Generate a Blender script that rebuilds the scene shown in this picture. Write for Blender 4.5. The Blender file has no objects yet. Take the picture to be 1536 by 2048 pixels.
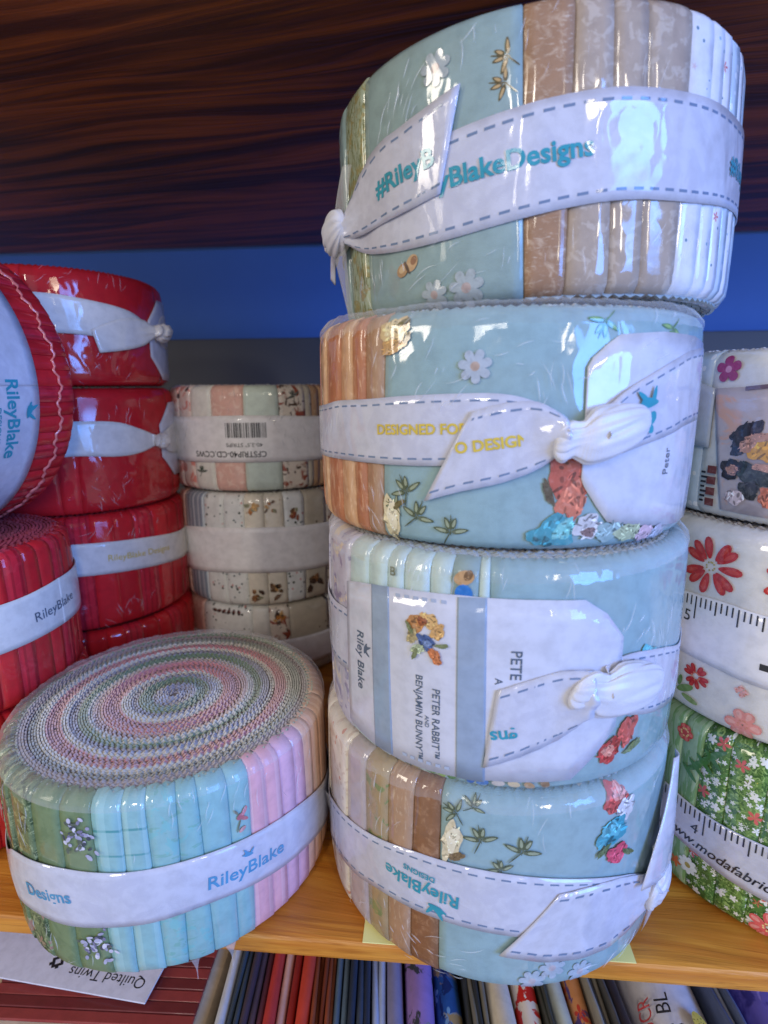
import bpy, bmesh, math, random
from mathutils import Vector, Matrix
random.seed(7)
sc = bpy.context.scene
MM = 0.001
D2R = math.pi / 180

# ------------------------------------------------------------------ camera
PITCH, ROLLA, FPX = 0.219, -0.0079, 1107.0
F = Vector((0, math.cos(PITCH), -math.sin(PITCH)))
U = Vector((0, math.sin(PITCH), math.cos(PITCH)))
X = Vector((1, 0, 0))
RV = X * math.cos(ROLLA) + U * math.sin(ROLLA)
UV_ = -X * math.sin(ROLLA) + U * math.cos(ROLLA)
cd = bpy.data.cameras.new('camera'); cam = bpy.data.objects.new('camera', cd)
sc.collection.objects.link(cam)
cam.matrix_world = Matrix(((RV.x, UV_.x, -F.x, 0), (RV.y, UV_.y, -F.y, 0), (RV.z, UV_.z, -F.z, 0.1715), (0, 0, 0, 1)))
cd.sensor_fit = 'VERTICAL'; cd.sensor_height = 36; cd.sensor_width = 27
cd.lens = 36 * FPX / 2048
cd.clip_start = 0.005; cd.clip_end = 50
cd.dof.use_dof = True; cd.dof.focus_distance = 0.18; cd.dof.aperture_fstop = 13
sc.camera = cam
sc.render.resolution_x, sc.render.resolution_y = 768, 1024

# ------------------------------------------------------------------ light (shop interior)
w = bpy.data.worlds.new('World'); sc.world = w; w.use_nodes = True
w.node_tree.nodes['Background'].inputs[0].default_value = (0.92, 0.94, 1.0, 1)
w.node_tree.nodes['Background'].inputs[1].default_value = 0.42

def area(name, loc, target, sx, sy, power, col):
    l = bpy.data.lights.new(name, 'AREA'); l.shape = 'RECTANGLE'; l.size = sx; l.size_y = sy
    l.energy = power; l.color = col
    o = bpy.data.objects.new(name, l); sc.collection.objects.link(o)
    o.location = loc
    o.rotation_euler = (Vector(target) - Vector(loc)).to_track_quat('-Z', 'Y').to_euler()
    return o
area('shop_window_light', (1.10, -0.92, 0.45), (0.0, 0.18, 0.12), 0.7, 0.9, 32, (0.10, 0.32, 1.0))
area('ceiling_and_fill_light', (0.50, -1.05, 0.62), (0.04, 0.15, 0.15), 0.09, 0.50, 3.6, (1.0, 0.88, 0.68))
area('ceiling_and_fill_light', (-1.15, -0.40, 0.62), (-0.03, 0.18, 0.12), 0.22, 0.60, 5.5, (1.0, 0.90, 0.76))
area('ceiling_and_fill_light', (-0.42, -1.10, 0.72), (-0.07, 0.30, 0.10), 0.14, 0.40, 5.0, (1.0, 0.92, 0.80))  # added fill, aimed through the gap to brighten the shaded pastel stack
sc.view_settings.view_transform = 'Standard'; sc.view_settings.look = 'None'
sc.view_settings.exposure = -0.12; sc.view_settings.gamma = 1.0
sc.view_settings.use_curve_mapping = False

# ------------------------------------------------------------------ materials
MATS = {}
def srgb(r, g, b):
    f = lambda c: (c / 255 / 12.92) if c / 255 <= 0.04045 else ((c / 255 + 0.055) / 1.055) ** 2.4
    return (f(r), f(g), f(b), 1.0)

class NT:
    def __init__(s, m):
        s.t = m.node_tree; s.n = s.t.nodes; s.l = s.t.links
    def add(s, ty, **k):
        n = s.n.new(ty)
        for a, b in k.items(): setattr(n, a, b)
        return n
    def set(s, n, key, v):
        if isinstance(v, bpy.types.NodeSocket): s.l.new(v, n.inputs[key])
        else: n.inputs[key].default_value = v
    def math(s, op, a, b=0.0, c=None, clamp=False):
        n = s.add('ShaderNodeMath', operation=op, use_clamp=clamp)
        s.set(n, 0, a); s.set(n, 1, b)
        if c is not None: s.set(n, 2, c)
        return n.outputs[0]
    def mix(s, f, a, b):
        n = s.add('ShaderNodeMix', data_type='RGBA')
        s.set(n, 0, f); s.set(n, 6, a); s.set(n, 7, b)
        return n.outputs[2]
    def step(s, v, lo, hi):
        n = s.add('ShaderNodeMapRange'); n.interpolation_type = 'SMOOTHSTEP'
        s.set(n, 0, v); n.inputs[1].default_value = lo; n.inputs[2].default_value = hi
        n.inputs[3].default_value = 0; n.inputs[4].default_value = 1
        return n.outputs[0]
    def noise(s, vec, scale, detail=2, rough=.5, dist=0):
        n = s.add('ShaderNodeTexNoise'); s.set(n, 'Vector', vec)
        n.inputs['Scale'].default_value = scale; n.inputs['Detail'].default_value = detail
        n.inputs['Roughness'].default_value = rough; n.inputs['Distortion'].default_value = dist
        return n.outputs[0]
    def voro(s, vec, scale, feature='F1', rnd=1.0):
        n = s.add('ShaderNodeTexVoronoi', feature=feature); s.set(n, 'Vector', vec)
        n.inputs['Scale'].default_value = scale; n.inputs['Randomness'].default_value = rnd
        return n
    def mapping(s, vec, scale=(1, 1, 1), rot=(0, 0, 0), loc=(0, 0, 0)):
        n = s.add('ShaderNodeMapping'); s.set(n, 'Vector', vec)
        n.inputs['Scale'].default_value = scale; n.inputs['Rotation'].default_value = rot; n.inputs['Location'].default_value = loc
        return n.outputs[0]

def film_normal(t, amount=1.0):
    """crinkled shrink film lying over the cloth"""
    co = t.add('ShaderNodeTexCoord').outputs['Object']
    wv = t.add('ShaderNodeTexNoise'); t.l.new(co, wv.inputs['Vector']); wv.inputs['Scale'].default_value = 45
    wo = t.add('ShaderNodeVectorMath', operation='MULTIPLY_ADD'); t.l.new(wv.outputs[1], wo.inputs[0]); wo.inputs[1].default_value = (.016, .016, .016); t.l.new(co, wo.inputs[2])
    cw = wo.outputs[0]
    a = t.noise(t.mapping(co, (1, 1, .5)), 42, 2, .5, 1.2)
    v1 = t.voro(t.mapping(cw, (1, 1, .55), (0.3, .2, .5)), 85)
    v2 = t.voro(t.mapping(cw, (1, 1, .35), (.6, .1, .2)), 230)
    patchy = t.step(t.noise(co, 26, 2), .42, .60)
    h = t.math('ADD', t.math('MULTIPLY', a, .7), t.math('MULTIPLY', v1.outputs[0], .55))
    h = t.math('ADD', h, t.math('MULTIPLY', t.math('MULTIPLY', v2.outputs[0], patchy), .22))
    b = t.add('ShaderNodeBump'); b.inputs['Strength'].default_value = 0.75 * amount
    b.inputs['Distance'].default_value = 0.0016
    t.l.new(h, b.inputs['Height'])
    return b.outputs[0]

def cloth(name, base, layers=(), film=1.0, rough=.75, weave=True, coat_rough=.07, bleed=.1):
    """fabric or printed paper; layers = list of (kind, colour, params); coordinates are millimetres along the cloth"""
    if name in MATS: return MATS[name]
    m = bpy.data.materials.new(name); m.use_nodes = True; MATS[name] = m
    t = NT(m); P = t.n['Principled BSDF']
    uv = t.add('ShaderNodeTexCoord').outputs['UV']
    col = t.add('ShaderNodeRGB'); col.outputs[0].default_value = base; col = col.outputs[0]
    # soft uneven dye
    dk = tuple(c * .80 for c in base[:3]) + (1,)
    col = t.mix(t.math('MULTIPLY', t.step(t.noise(uv, .22, 4, .6), .35, .75), .75), col, dk)
    for L in layers:
        k, c = L[0], L[1]; p = L[2] if len(L) > 2 else {}
        sc_ = p.get('s', .2)
        if k == 'dots':
            v = t.voro(t.mapping(uv, (1, 1, 1), (0, 0, p.get('rot', 0)), (p.get('seed', 0), 0, 0)), sc_)
            f = t.math('SUBTRACT', 1.0, t.step(v.outputs[0], p.get('r', .3) * .8, p.get('r', .3)))
        elif k == 'blotch':
            f = t.step(t.noise(t.mapping(uv, p.get('sc', (1, 1, 1)), (0, 0, 0), (p.get('seed', 0), 3, 0)), sc_, 4, .6, p.get('d', .6)), p.get('lo', .52), p.get('hi', .60))
        elif k == 'vein':
            v = t.voro(t.mapping(uv, p.get('sc', (1, 1, 1)), (0, 0, p.get('rot', 0)), (p.get('seed', 0), 0, 0)), sc_, 'DISTANCE_TO_EDGE')
            f = t.math('SUBTRACT', 1.0, t.step(v.outputs[0], .0, p.get('w', .08)))
        elif k == 'petals':
            v = t.voro(t.mapping(uv, (1, 1, 1), (0, 0, 0), (p.get('seed', 0), 5, 0)), sc_)
            sub = t.add('ShaderNodeVectorMath', operation='SUBTRACT')
            mp = t.mapping(uv, (1, 1, 1), (0, 0, 0), (p.get('seed', 0), 5, 0))
            t.l.new(mp, sub.inputs[0]); t.l.new(v.outputs['Position'], sub.inputs[1])
            sp = t.add('ShaderNodeSeparateXYZ'); t.l.new(sub.outputs[0], sp.inputs[0])
            ang = t.math('ARCTAN2', sp.outputs[1], sp.outputs[0])
            lob = t.math('ABSOLUTE', t.math('COSINE', t.math('MULTIPLY', ang, 2.5)))
            rad = t.math('MULTIPLY', t.math('MULTIPLY_ADD', lob, .55, .45), p.get('r', .35))
            f = t.step(t.math('SUBTRACT', rad, v.outputs[0]), 0, .05)
        elif k == 'lines':
            sp = t.add('ShaderNodeSeparateXYZ'); t.l.new(uv, sp.inputs[0])
            q = t.math('FRACT', t.math('MULTIPLY', sp.outputs[0 if p.get('axis', 'u') == 'u' else 1], 1.0 / p.get('per', 5)))
            f = t.math('LESS_THAN', q, p.get('w', .12))
        f = t.math('MULTIPLY', f, p.get('a', 1.0))
        col = t.mix(f, col, c)
    t.l.new(col, P.inputs['Base Color'])
    P.inputs['Roughness'].default_value = rough
    P.inputs['Specular IOR Level'].default_value = .25
    if weave:
        wv = t.add('ShaderNodeTexWave'); t.set(wv, 'Vector', uv); wv.inputs['Scale'].default_value = 1.2
        wv.bands_direction = 'Y'
        hh = t.math('ADD', t.math('MULTIPLY', wv.outputs[1], .25), t.noise(uv, 3.0, 3, .6))
        b = t.add('ShaderNodeBump'); b.inputs['Strength'].default_value = .35; b.inputs['Distance'].default_value = .0003
        t.l.new(hh, b.inputs['Height']); t.l.new(b.outputs[0], P.inputs['Normal'])
    if film > 0:
        cob = t.add('ShaderNodeTexCoord').outputs['Object']
        cwt = t.math('MULTIPLY_ADD', t.step(t.noise(cob, 34, 3, .6, .8), .40, .58), .72 * min(1, .3 + film), .22 * film)
        t.l.new(cwt, P.inputs['Coat Weight'])
        P.inputs['Coat Roughness'].default_value = coat_rough
        P.inputs['Coat IOR'].default_value = 1.75
        t.l.new(film_normal(t, film), P.inputs['Coat Normal'])
    return m

def film_mat():
    if 'film' in MATS: return MATS['film']
    m = bpy.data.materials.new('clear_film'); m.use_nodes = True; MATS['film'] = m
    t = NT(m); P = t.n['Principled BSDF']; out = t.n['Material Output']
    P.inputs['Base Color'].default_value = (.9, .9, .92, 1); P.inputs['Roughness'].default_value = .18
    t.l.new(film_normal(t, 1.2), P.inputs['Normal'])
    tr = t.add('ShaderNodeBsdfTransparent')
    lw = t.add('ShaderNodeLayerWeight'); lw.inputs[0].default_value = .35
    f = t.math('MULTIPLY_ADD', lw.outputs['Facing'], .30, .05)
    mx = t.add('ShaderNodeMixShader'); t.l.new(f, mx.inputs[0]); t.l.new(tr.outputs[0], mx.inputs[1]); t.l.new(P.outputs[0], mx.inputs[2])
    t.l.new(mx.outputs[0], out.inputs[0])
    return m

def wrinkle_mat():
    if 'wrinkle' in MATS: return MATS['wrinkle']
    m = bpy.data.materials.new('film_wrinkle'); m.use_nodes = True; MATS['wrinkle'] = m
    t = NT(m); P = t.n['Principled BSDF']; out = t.n['Material Output']
    P.inputs['Base Color'].default_value = (.85, .86, .9, 1); P.inputs['Roughness'].default_value = .12; P.inputs['IOR'].default_value = 1.7
    tr = t.add('ShaderNodeBsdfTransparent')
    mx = t.add('ShaderNodeMixShader'); mx.inputs[0].default_value = .26
    t.l.new(tr.outputs[0], mx.inputs[1]); t.l.new(P.outputs[0], mx.inputs[2]); t.l.new(mx.outputs[0], out.inputs[0])
    return m

def wood(name, c1, c2, c3, scale, rot=0.0, rough=.45, streak=14):
    m = bpy.data.materials.new(name); m.use_nodes = True
    t = NT(m); P = t.n['Principled BSDF']
    co = t.add('ShaderNodeTexCoord').outputs['Object']
    mp = t.mapping(co, (1, 1, 1), (0, 0, rot))
    big = t.noise(t.mapping(mp, (1.2, 6, 2)), 3.0, 2, .5)
    mp2 = t.add('ShaderNodeVectorMath', operation='ADD'); t.l.new(mp, mp2.inputs[0])
    cmb = t.add('ShaderNodeCombineXYZ'); t.l.new(t.math('MULTIPLY', big, .055), cmb.inputs[1]); t.l.new(cmb.outputs[0], mp2.inputs[1])
    st = t.noise(t.mapping(mp2.outputs[0], (.05, 1, 1)), scale, 4, .62, .3)
    fine = t.noise(t.mapping(mp2.outputs[0], (.03, 1, 1)), scale * 5, 3, .6)
    col = t.mix(t.step(st, .36, .62), c1, c2)
    col = t.mix(t.math('MULTIPLY', t.step(fine, .50, .72), .55), col, c3)
    t.l.new(col, P.inputs['Base Color']); P.inputs['Roughness'].default_value = rough
    b = t.add('ShaderNodeBump'); b.inputs['Strength'].default_value = .4; b.inputs['Distance'].default_value = .0008
    t.l.new(t.math('ADD', st, fine), b.inputs['Height']); t.l.new(b.outputs[0], P.inputs['Normal'])
    return m

def plain(name, col, rough=.6, bump=0.0):
    if name in MATS: return MATS[name]
    m = bpy.data.materials.new(name); m.use_nodes = True; MATS[name] = m
    t = NT(m); P = t.n['Principled BSDF']
    co = t.add('ShaderNodeTexCoord').outputs['Object']
    n = t.noise(co, 60, 4, .6)
    t.l.new(t.mix(t.math('MULTIPLY', n, .5), col, tuple(c * .82 for c in col[:3]) + (1,)), P.inputs['Base Color'])
    P.inputs['Roughness'].default_value = rough
    return m

# ------------------------------------------------------------------ mesh helpers
def link(name, verts, faces, mat, parent=None, uvs=None, smooth=True, mi=None):
    me = bpy.data.meshes.new(name)
    me.from_pydata([tuple(v) for v in verts], [], faces)
    mats = mat if isinstance(mat, (list, tuple)) else [mat]
    for m in mats: me.materials.append(m)
    if mi: me.polygons.foreach_set('material_index', mi)
    if uvs:
        ul = me.uv_layers.new(name='UVMap')
        for lp in me.loops: ul.data[lp.index].uv = uvs[lp.vertex_index]
    if smooth: me.polygons.foreach_set('use_smooth', [True] * len(me.polygons))
    me.update()
    o = bpy.data.objects.new(name, me); sc.collection.objects.link(o)
    if parent: o.parent = parent
    return o
def tag(o, label=None, cat=None, group=None, kind=None):
    if label: o['label'] = label
    if cat: o['category'] = cat
    if group: o['group'] = group
    if kind: o['kind'] = kind
    return o
def catmull(P, n):
    m = len(P) - 1; out = []
    for i in range(n + 1):
        x = i / n * m; k = min(int(x), m - 1); t = x - k
        p0 = P[max(k - 1, 0)]; p1 = P[k]; p2 = P[k + 1]; p3 = P[min(k + 2, m)]
        out.append(tuple(.5 * (2 * b + (c - a) * t + (2 * a - 5 * b + 4 * c - d) * t * t + (3 * b - a - 3 * c + d) * t ** 3)
                         for a, b, c, d in zip(p0, p1, p2, p3)))
    return out

def linear(P, n):
    m = len(P) - 1; out = []
    for i in range(n + 1):
        x = i / n * m; k = min(int(x), m - 1); t = x - k
        out.append(tuple(a + (b - a) * t for a, b in zip(P[k], P[k + 1])))
    return out

# ------------------------------------------------------------------ fabric roll
EDGE = 5.0
class Roll:
    def __init__(s, name, label, group, loc, R, H, rot=None, cat='fabric roll'):
        s.R, s.H = R, H
        s.root = bpy.data.objects.new(name, None); sc.collection.objects.link(s.root)
        s.root.empty_display_size = .02
        s.root.matrix_world = Matrix.Translation(loc) @ (rot.to_4x4() if rot else Matrix.Identity(4))
        tag(s.root, label, cat, group)
        s.ph = random.random() * 6
    def prof(s, z):
        d = min(z, s.H - z); b = .5 * math.sin(math.pi * max(0, min(1, z / s.H)))
        if d >= EDGE: return b
        d = max(d, 0)
        q = (EDGE - d) / EDGE
        return b - 3.4 * q ** 2.6
    def wob(s, th):
        return .45 * math.sin(2 * th * D2R + s.ph) + .3 * math.sin(3 * th * D2R + 2 * s.ph)
    def pt(s, th, z, off=0):
        r = s.R + off + s.prof(z) + s.wob(th)
        a = th * D2R
        return Vector((r * math.cos(a), r * math.sin(a), z)) * MM
    # strip of cloth end on the outside of the roll
    def strip(s, a, b, mat, lift=.35, pillow=.4, name='fabric_strip'):
        span = b - a; n = max(4, int(span / 1.4)); n += n % 2
        H = s.H
        rows = [(-2.6, .25), (-1.1, .35), (0, 1.2), (0, 3), (0, 6), (0, H * .25), (0, H * .5), (0, H * .75), (0, H - 6), (0, H - 3), (0, H - 1.2), (-1.1, H - .35), (-2.6, H - .25)]
        V, Fc, Q = [], [], []
        pil = pillow if span < 30 else .25
        eps = min(.12, .32 / span)
        for i in range(n + 1):
            t = i / n; t = eps if i == 1 else (1 - eps if i == n - 1 else t); th = a + span * t
            edge = min(t, 1 - t) * span
            lf = lift + .45 * pil * min(1, edge / 1.5) ** .5 + .4 * t - (.75 if i == n else (.45 if i == 0 else 0))
            ln = (lambda q: 1.3 * math.sin(q * 12.99) if q % 360 else 0)
            lean = ln(a) * (1 - t) + ln(b) * t
            for k, (dr, z) in enumerate(rows):
                zz = z; rr = dr
                if k in (0, len(rows) - 1): rr += .9 if i % 2 else -.5
                if k in (1, len(rows) - 2): zz += (.45 if i % 2 else -.25) * (1 if k > 4 else -1)
                wav = .12 * math.sin(z * .33 + a) * math.sin(math.pi * t)
                tl = th + lean * (zz / H - .5); V.append(s.pt(tl, zz, lf + rr + wav)); Q.append((s.R * (tl - 180) * D2R, zz))
        m = len(rows)
        for i in range(n):
            for k in range(m - 1):
                p = i * m + k; Fc.append((p, p + m, p + m + 1, p + 1))
        return link(name, V, Fc, mat, s.root, Q)
    def core(s, mat):
        n = 72; V = []; Fc = []
        r = s.R - 2.2
        for z, rr in ((1.0, r - 1), (2.2, r), (s.H - 2.2, r), (s.H - 1.0, r - 1)):
            for i in range(n):
                a = 2 * math.pi * i / n; q = rr + s.wob(i * 360 / n); V.append(Vector((q * math.cos(a), q * math.sin(a), z)) * MM)
        for k in range(3):
            for i in range(n):
                j = (i + 1) % n; Fc.append((k * n + i, k * n + j, k * n + n + j, k * n + n + i))
        Fc.append(tuple(range(n - 1, -1, -1))); Fc.append(tuple(range(3 * n, 4 * n)))
        return link('roll_core', V, Fc, mat, s.root, smooth=False)
    # wound pinked layers on the flat face, one mesh for each run of one cloth
    def layers(s, bands, pitch=1.3, top=True, ds=1.55, zt=.9):
        s_ = 1 if top else -1
        base = s.H - .3 if top else .3
        for (r0, r1, mats) in bands:
            V, Fc, MI, Q = [], [], [], []
            r = r1; th = random.random() * 6; i = 0
            while r > r0 - pitch * .5 and r > 1.5:
                z = base + s_ * ((zt * .5) * (1 if i % 2 else -1) * random.uniform(.55, 1.1) - .12 + .3 * math.sin(th * 1.0 + r) + random.uniform(-.22, .12))
                w = s.wob(math.degrees(th)) * (r / s.R)
                h = pitch * .36
                ca, sa = math.cos(th), math.sin(th)
                for rr, zz in ((r + h + w, z - s_ * 3.2), (r + h + w, z - s_ * .15), (r - h + w, z), (r - h + w, z - s_ * 3.2)):
                    V.append(Vector((rr * ca, rr * sa, zz)) * MM); Q.append((r * th, rr))
                if i:
                    p = 4 * i
                    for k in range(3):
                        f = (p - 4 + k, p - 3 + k, p + 1 + k, p + k)
                        Fc.append(f if top else f[::-1]); MI.append(1 if k == 1 else 0)
                dth = ds / max(r, 2.0); th += dth; r -= pitch * dth / (2 * math.pi); i += 1
            link('wound_strip', V, Fc, mats, s.root, Q, smooth=False, mi=MI)
    # curved sheet on the roll between a lower and an upper edge line
    def surf(s, A, B, off, n, lin=False):
        cm = linear if lin else catmull
        CA, CB = cm(A, n), cm(B, n)
        offf = off if callable(off) else (lambda u, v: off)
        def f(i, v, d=0):
            (ta, za), (tb, zb) = CA[i], CB[i]
            return s.pt(ta + (tb - ta) * v, za + (zb - za) * v, offf(i / n, v) + d)
        return f, CA, CB
    def patch(s, name, A, B, off, mat, parent=None, thick=.3, step=2.2, k=8, lin=False):
        L = max(abs(A[-1][0] - A[0][0]), abs(B[-1][0] - B[0][0]), 8)
        n = max(6, int(L / step), 3 * len(A))
        if lin: n = (len(A) - 1) * max(2, n // (len(A) - 1))
        f, CA, CB = s.surf(A, B, off, n, lin)
        V, Fc, Q = [], [], []
        for d in (0, -thick):
            for i in range(n + 1):
                for j in range(k + 1):
                    V.append(f(i, j / k, d)); Q.append((s.R * CA[i][0] * D2R, CA[i][1] + (CB[i][1] - CA[i][1]) * j / k))
        m = k + 1; N = (n + 1) * m
        flip = (A[-1][0] + B[-1][0]) < (A[0][0] + B[0][0])
        def q(a, b, c, d):
            Fc.append((d, c, b, a) if flip else (a, b, c, d))
        for i in range(n):
            for j in range(k):
                p = i * m + j
                q(p, p + m, p + m + 1, p + 1); q(N + p + 1, N + p + m + 1, N + p + m, N + p)
            p = i * m; q(p + m, p, N + p, N + p + m); p += k; q(p, p + m, N + p + m, N + p)
        for j in range(k):
            q(j, j + 1, N + j + 1, N + j); p = n * m + j; q(p + 1, p, N + p, N + p + 1)
        o = link(name, V, Fc, mat, parent or s.root, Q)
        o.data.polygons.foreach_set('use_smooth', [True] * len(o.data.polygons))
        return o
    def stitches(s, A, B, off, parent, mat, ts=(.1, .9), dash=2.6, gap=1.9, w=.55, name='stitching'):
        L = abs(A[-1][0] - A[0][0]); n = max(20, int(L * 1.2))
        f, CA, CB = s.surf(A, B, off, n)
        V, Fc, Q = [], [], []
        for t in ts:
            wt = w / 2 / 20.0
            pos = 0.0; on = True; start = 0
            P = [f(i, t  , .06) for i in range(n + 1)]
            d = [0]
            for i in range(n): d.append(d[-1] + (P[i + 1] - P[i]).length / MM)
            def at(x, v):
                for i in range(n):
                    if d[i + 1] >= x:
                        q = (x - d[i]) / max(1e-6, d[i + 1] - d[i])
                        return f(i, v  , .06).lerp(f(i + 1, v  , .06), q)
                return f(n, v  , .06)
            x = random.random() * 2
            while x + dash < d[-1]:
                b = len(V)
                V += [at(x, t - wt), at(x + dash, t - wt), at(x + dash, t + wt), at(x, t + wt)]; Q += [(0, 0)] * 4
                Fc.append((b, b + 1, b + 2, b + 3)); x += dash + gap * random.uniform(.85, 1.15)
        return link(name, V, Fc, mat, parent, Q, smooth=False)
    def rim_film(s, seed=1, depth=9, down=5.5, a0=0, a1=360):
        rn = random.Random(seed); n = int((a1 - a0) * 1.6); prs = []
        ph = [rn.random() * 6 for _ in range(6)]; fr = [11, 23, 37, 53, 71, 97]
        V, Fc, Q = [], [], []
        jit = [rn.random() for _ in range(n + 1)]; jit[n] = jit[0]
        prof = [(.55, -down), (.95, -down * .5), (.75, -1.6), (-.9, .35), (-depth * .35, .9), (-depth * .7, .75), (-depth, .5)]
        for i in range(n + 1):
            th = a0 + (a1 - a0) * i / n
            w_ = sum(math.sin(f * th * D2R + p) / (1 + k * .4) for k, (f, p) in enumerate(zip(fr, ph))) * .16 + .35 * (jit[i] - .5)
            for k, (dr, dz) in enumerate(prof):
                g = (0.25, .5, 1, 1.2, 1, .8, .3)[k]
                rr = s.R + s.wob(th) + dr + w_ * g * .55 + (rn.uniform(-1.2, 1.2) if k == 6 else 0) * .6
                zz = s.H + dz + max(-.2, w_ * g * .6) + .15
                V.append(Vector((rr * math.cos(th * D2R), rr * math.sin(th * D2R), zz)) * MM); Q.append((i, k))
        m = len(prof)
        for i in range(n):
            for k in range(m - 1): p = i * m + k; Fc.append((p, p + m, p + m + 1, p + 1))
        return link('plastic_wrap', V, Fc, film_mat(), s.root, Q)
    def wrinkles(s, n, seed, clusters, off=1.35):
        rn = random.Random(seed); V, Fc, Q = [], [], []
        for q in range(int(n * .75)):
            th0, z0, sp, ang = clusters[q % len(clusters)]
            th, z = th0 + rn.gauss(0, sp), z0 + rn.gauss(0, sp * .8)
            a = (ang + rn.gauss(0, 16)) * D2R; L = rn.uniform(1.5, 8); m = 6; cv = rn.uniform(-.12, .12)
            hgt, wd = rn.uniform(.10, .32), rn.uniform(.08, .24); b = len(V)
            for i in range(m + 1):
                t = i / m; e = math.sin(math.pi * t)
                u = (t - .5) * L; v = cv * L * (t - .5) ** 2 * 4
                for dv, dh in ((-wd, 0), (0, hgt), (wd, 0)):
                    x = math.cos(a) * u - math.sin(a) * (v + dv * e); y = math.sin(a) * u + math.cos(a) * (v + dv * e)
                    zz = min(s.H - .5, max(.5, z + y))
                    V.append(s.pt(th + math.degrees(x / s.R), zz, off + dh * e)); Q.append((x, y))
            for i in range(m):
                for k in range(2): p = b + 3 * i + k; Fc.append((p, p + 3, p + 4, p + 1))
        o = link('plastic_wrap_wrinkles', V, Fc, wrinkle_mat(), s.root, Q); o['kind'] = 'stuff'
        return o
    def mapper(s, th0, z0, rot=0, off=0):
        c, sn = math.cos(rot * D2R), math.sin(rot * D2R)
        def f(x, y, d=0):
            u = c * x - sn * y; v = sn * x + c * y
            return s.pt(th0 + math.degrees(u / s.R), z0 + v, off + d)
        return f
    def shapes(s, name, th, z, items, off=1.0, rot=0, scale=1, parent=None, label=None):
        o = shapes(name, s.mapper(th, z, rot, off), items, parent or s.root, scale)
        if label: o['label'] = label
        return o
    def text(s, body, th, z, size, rot, off, mat, parent, bold=.012, name='printed_text', shear=0, width=1.0):
        return text_mesh(body, s.mapper(th, z, rot, off), size, mat, parent, bold, name, shear, width)
    def knot(s, th, z, w, h, d, mat, off=1.5, rot=0, name='ribbon_knot'):
        V, Fc, Q = [], [], []
        nu, nv = 96, 28
        f = s.mapper(th, z, rot, off)
        p1 = random.random() * 6
        for j in range(nv + 1):
            b = math.pi * j / nv
            for i in range(nu):
                a = 2 * math.pi * i / nu
                cb = math.cos(b); sb = abs(math.sin(b)) ** .72
                fold = 1 + .12 * math.sin(2 * a + p1 + 1.2 * cb) - .16 * (1 - abs(math.sin(2 * a + p1 + 1.4 * cb))) ** 4 + .04 * math.sin(11 * a + 2 * cb)
                pin = 1 - .34 * math.exp(-((cb + .55) / .16) ** 2)
                x = w / 2 * cb + .1 * w * math.cos(a) * sb; y = h / 2 * sb * math.cos(a) * fold * pin
                dd = d * .42 + d / 2 * sb * math.sin(a) * fold * pin
                V.append(f(x, y, dd)); Q.append((a * 4, b * 4))
        for j in range(nv):
            for i in range(nu):
                i2 = (i + 1) % nu
                Fc.append((j * nu + i, (j + 1) * nu + i, (j + 1) * nu + i2, j * nu + i2))
        return link(name, V, Fc, mat, s.root, Q)

def ell(cx, cy, L, W, ang, mat, taper=0.0, d=0.0, n=14, wob=0.0):
    """flat petal: centre, half length, half width, angle, taper toward one end"""
    pts = []
    c, sn = math.cos(ang * D2R), math.sin(ang * D2R)
    for i in range(n):
        a = 2 * math.pi * i / n
        k = 1 + wob * (.6 * math.sin(3 * a + 9 * cx) + .5 * math.sin(5 * a + 7 * cy) + .3 * math.sin(9 * a + cx))
        x = k * L * math.cos(a); y = k * W * math.sin(a) * (1 + taper * math.cos(a))
        pts.append((cx + c * x - sn * y, cy + sn * x + c * y))
    return (pts, mat, d)
def rect(x0, y0, x1, y1, mat, d=0.0):
    return ([(x0, y0), (x1, y0), (x1, y1), (x0, y1)], mat, d)
def shapes(name, f, items, parent, scale=1):
    V, Fc, MI, mats, Q = [], [], [], [], []
    for q, (pts, mat, d) in enumerate(items):
        if mat not in mats: mats.append(mat)
        mi = mats.index(mat)
        cx = sum(p[0] for p in pts) / len(pts); cy = sum(p[1] for p in pts) / len(pts)
        n = len(pts); b = len(V); dd = d * .1 + .0022 * q
        if n == 4:
            k = max(1, int(max(abs(pts[1][0] - pts[0][0]), abs(pts[2][1] - pts[1][1])) * scale / 3))
            for i in range(k + 1):
                t = i / k
                for A, B in ((pts[0], pts[1]), (pts[3], pts[2])):
                    x, y = (A[0] + (B[0] - A[0]) * t) * scale, (A[1] + (B[1] - A[1]) * t) * scale
                    V.append(f(x, y, dd)); Q.append((x, y))
            for i in range(k): Fc.append((b + 2 * i, b + 2 * i + 2, b + 2 * i + 3, b + 2 * i + 1)); MI.append(mi)
            continue
        V.append(f(cx * scale, cy * scale, dd)); Q.append((cx, cy))
        for g in (.5, 1.0):
            for (x, y) in pts:
                xx, yy = (cx + (x - cx) * g) * scale, (cy + (y - cy) * g) * scale
                V.append(f(xx, yy, dd)); Q.append((xx, yy))
        for i in range(n):
            j = (i + 1) % n
            Fc.append((b, b + 1 + i, b + 1 + j)); MI.append(mi)
            Fc.append((b + 1 + i, b + 1 + n + i, b + 1 + n + j, b + 1 + j)); MI.append(mi)
    return link(name, V, Fc, mats, parent, Q, mi=MI)
TXT = {}
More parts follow.
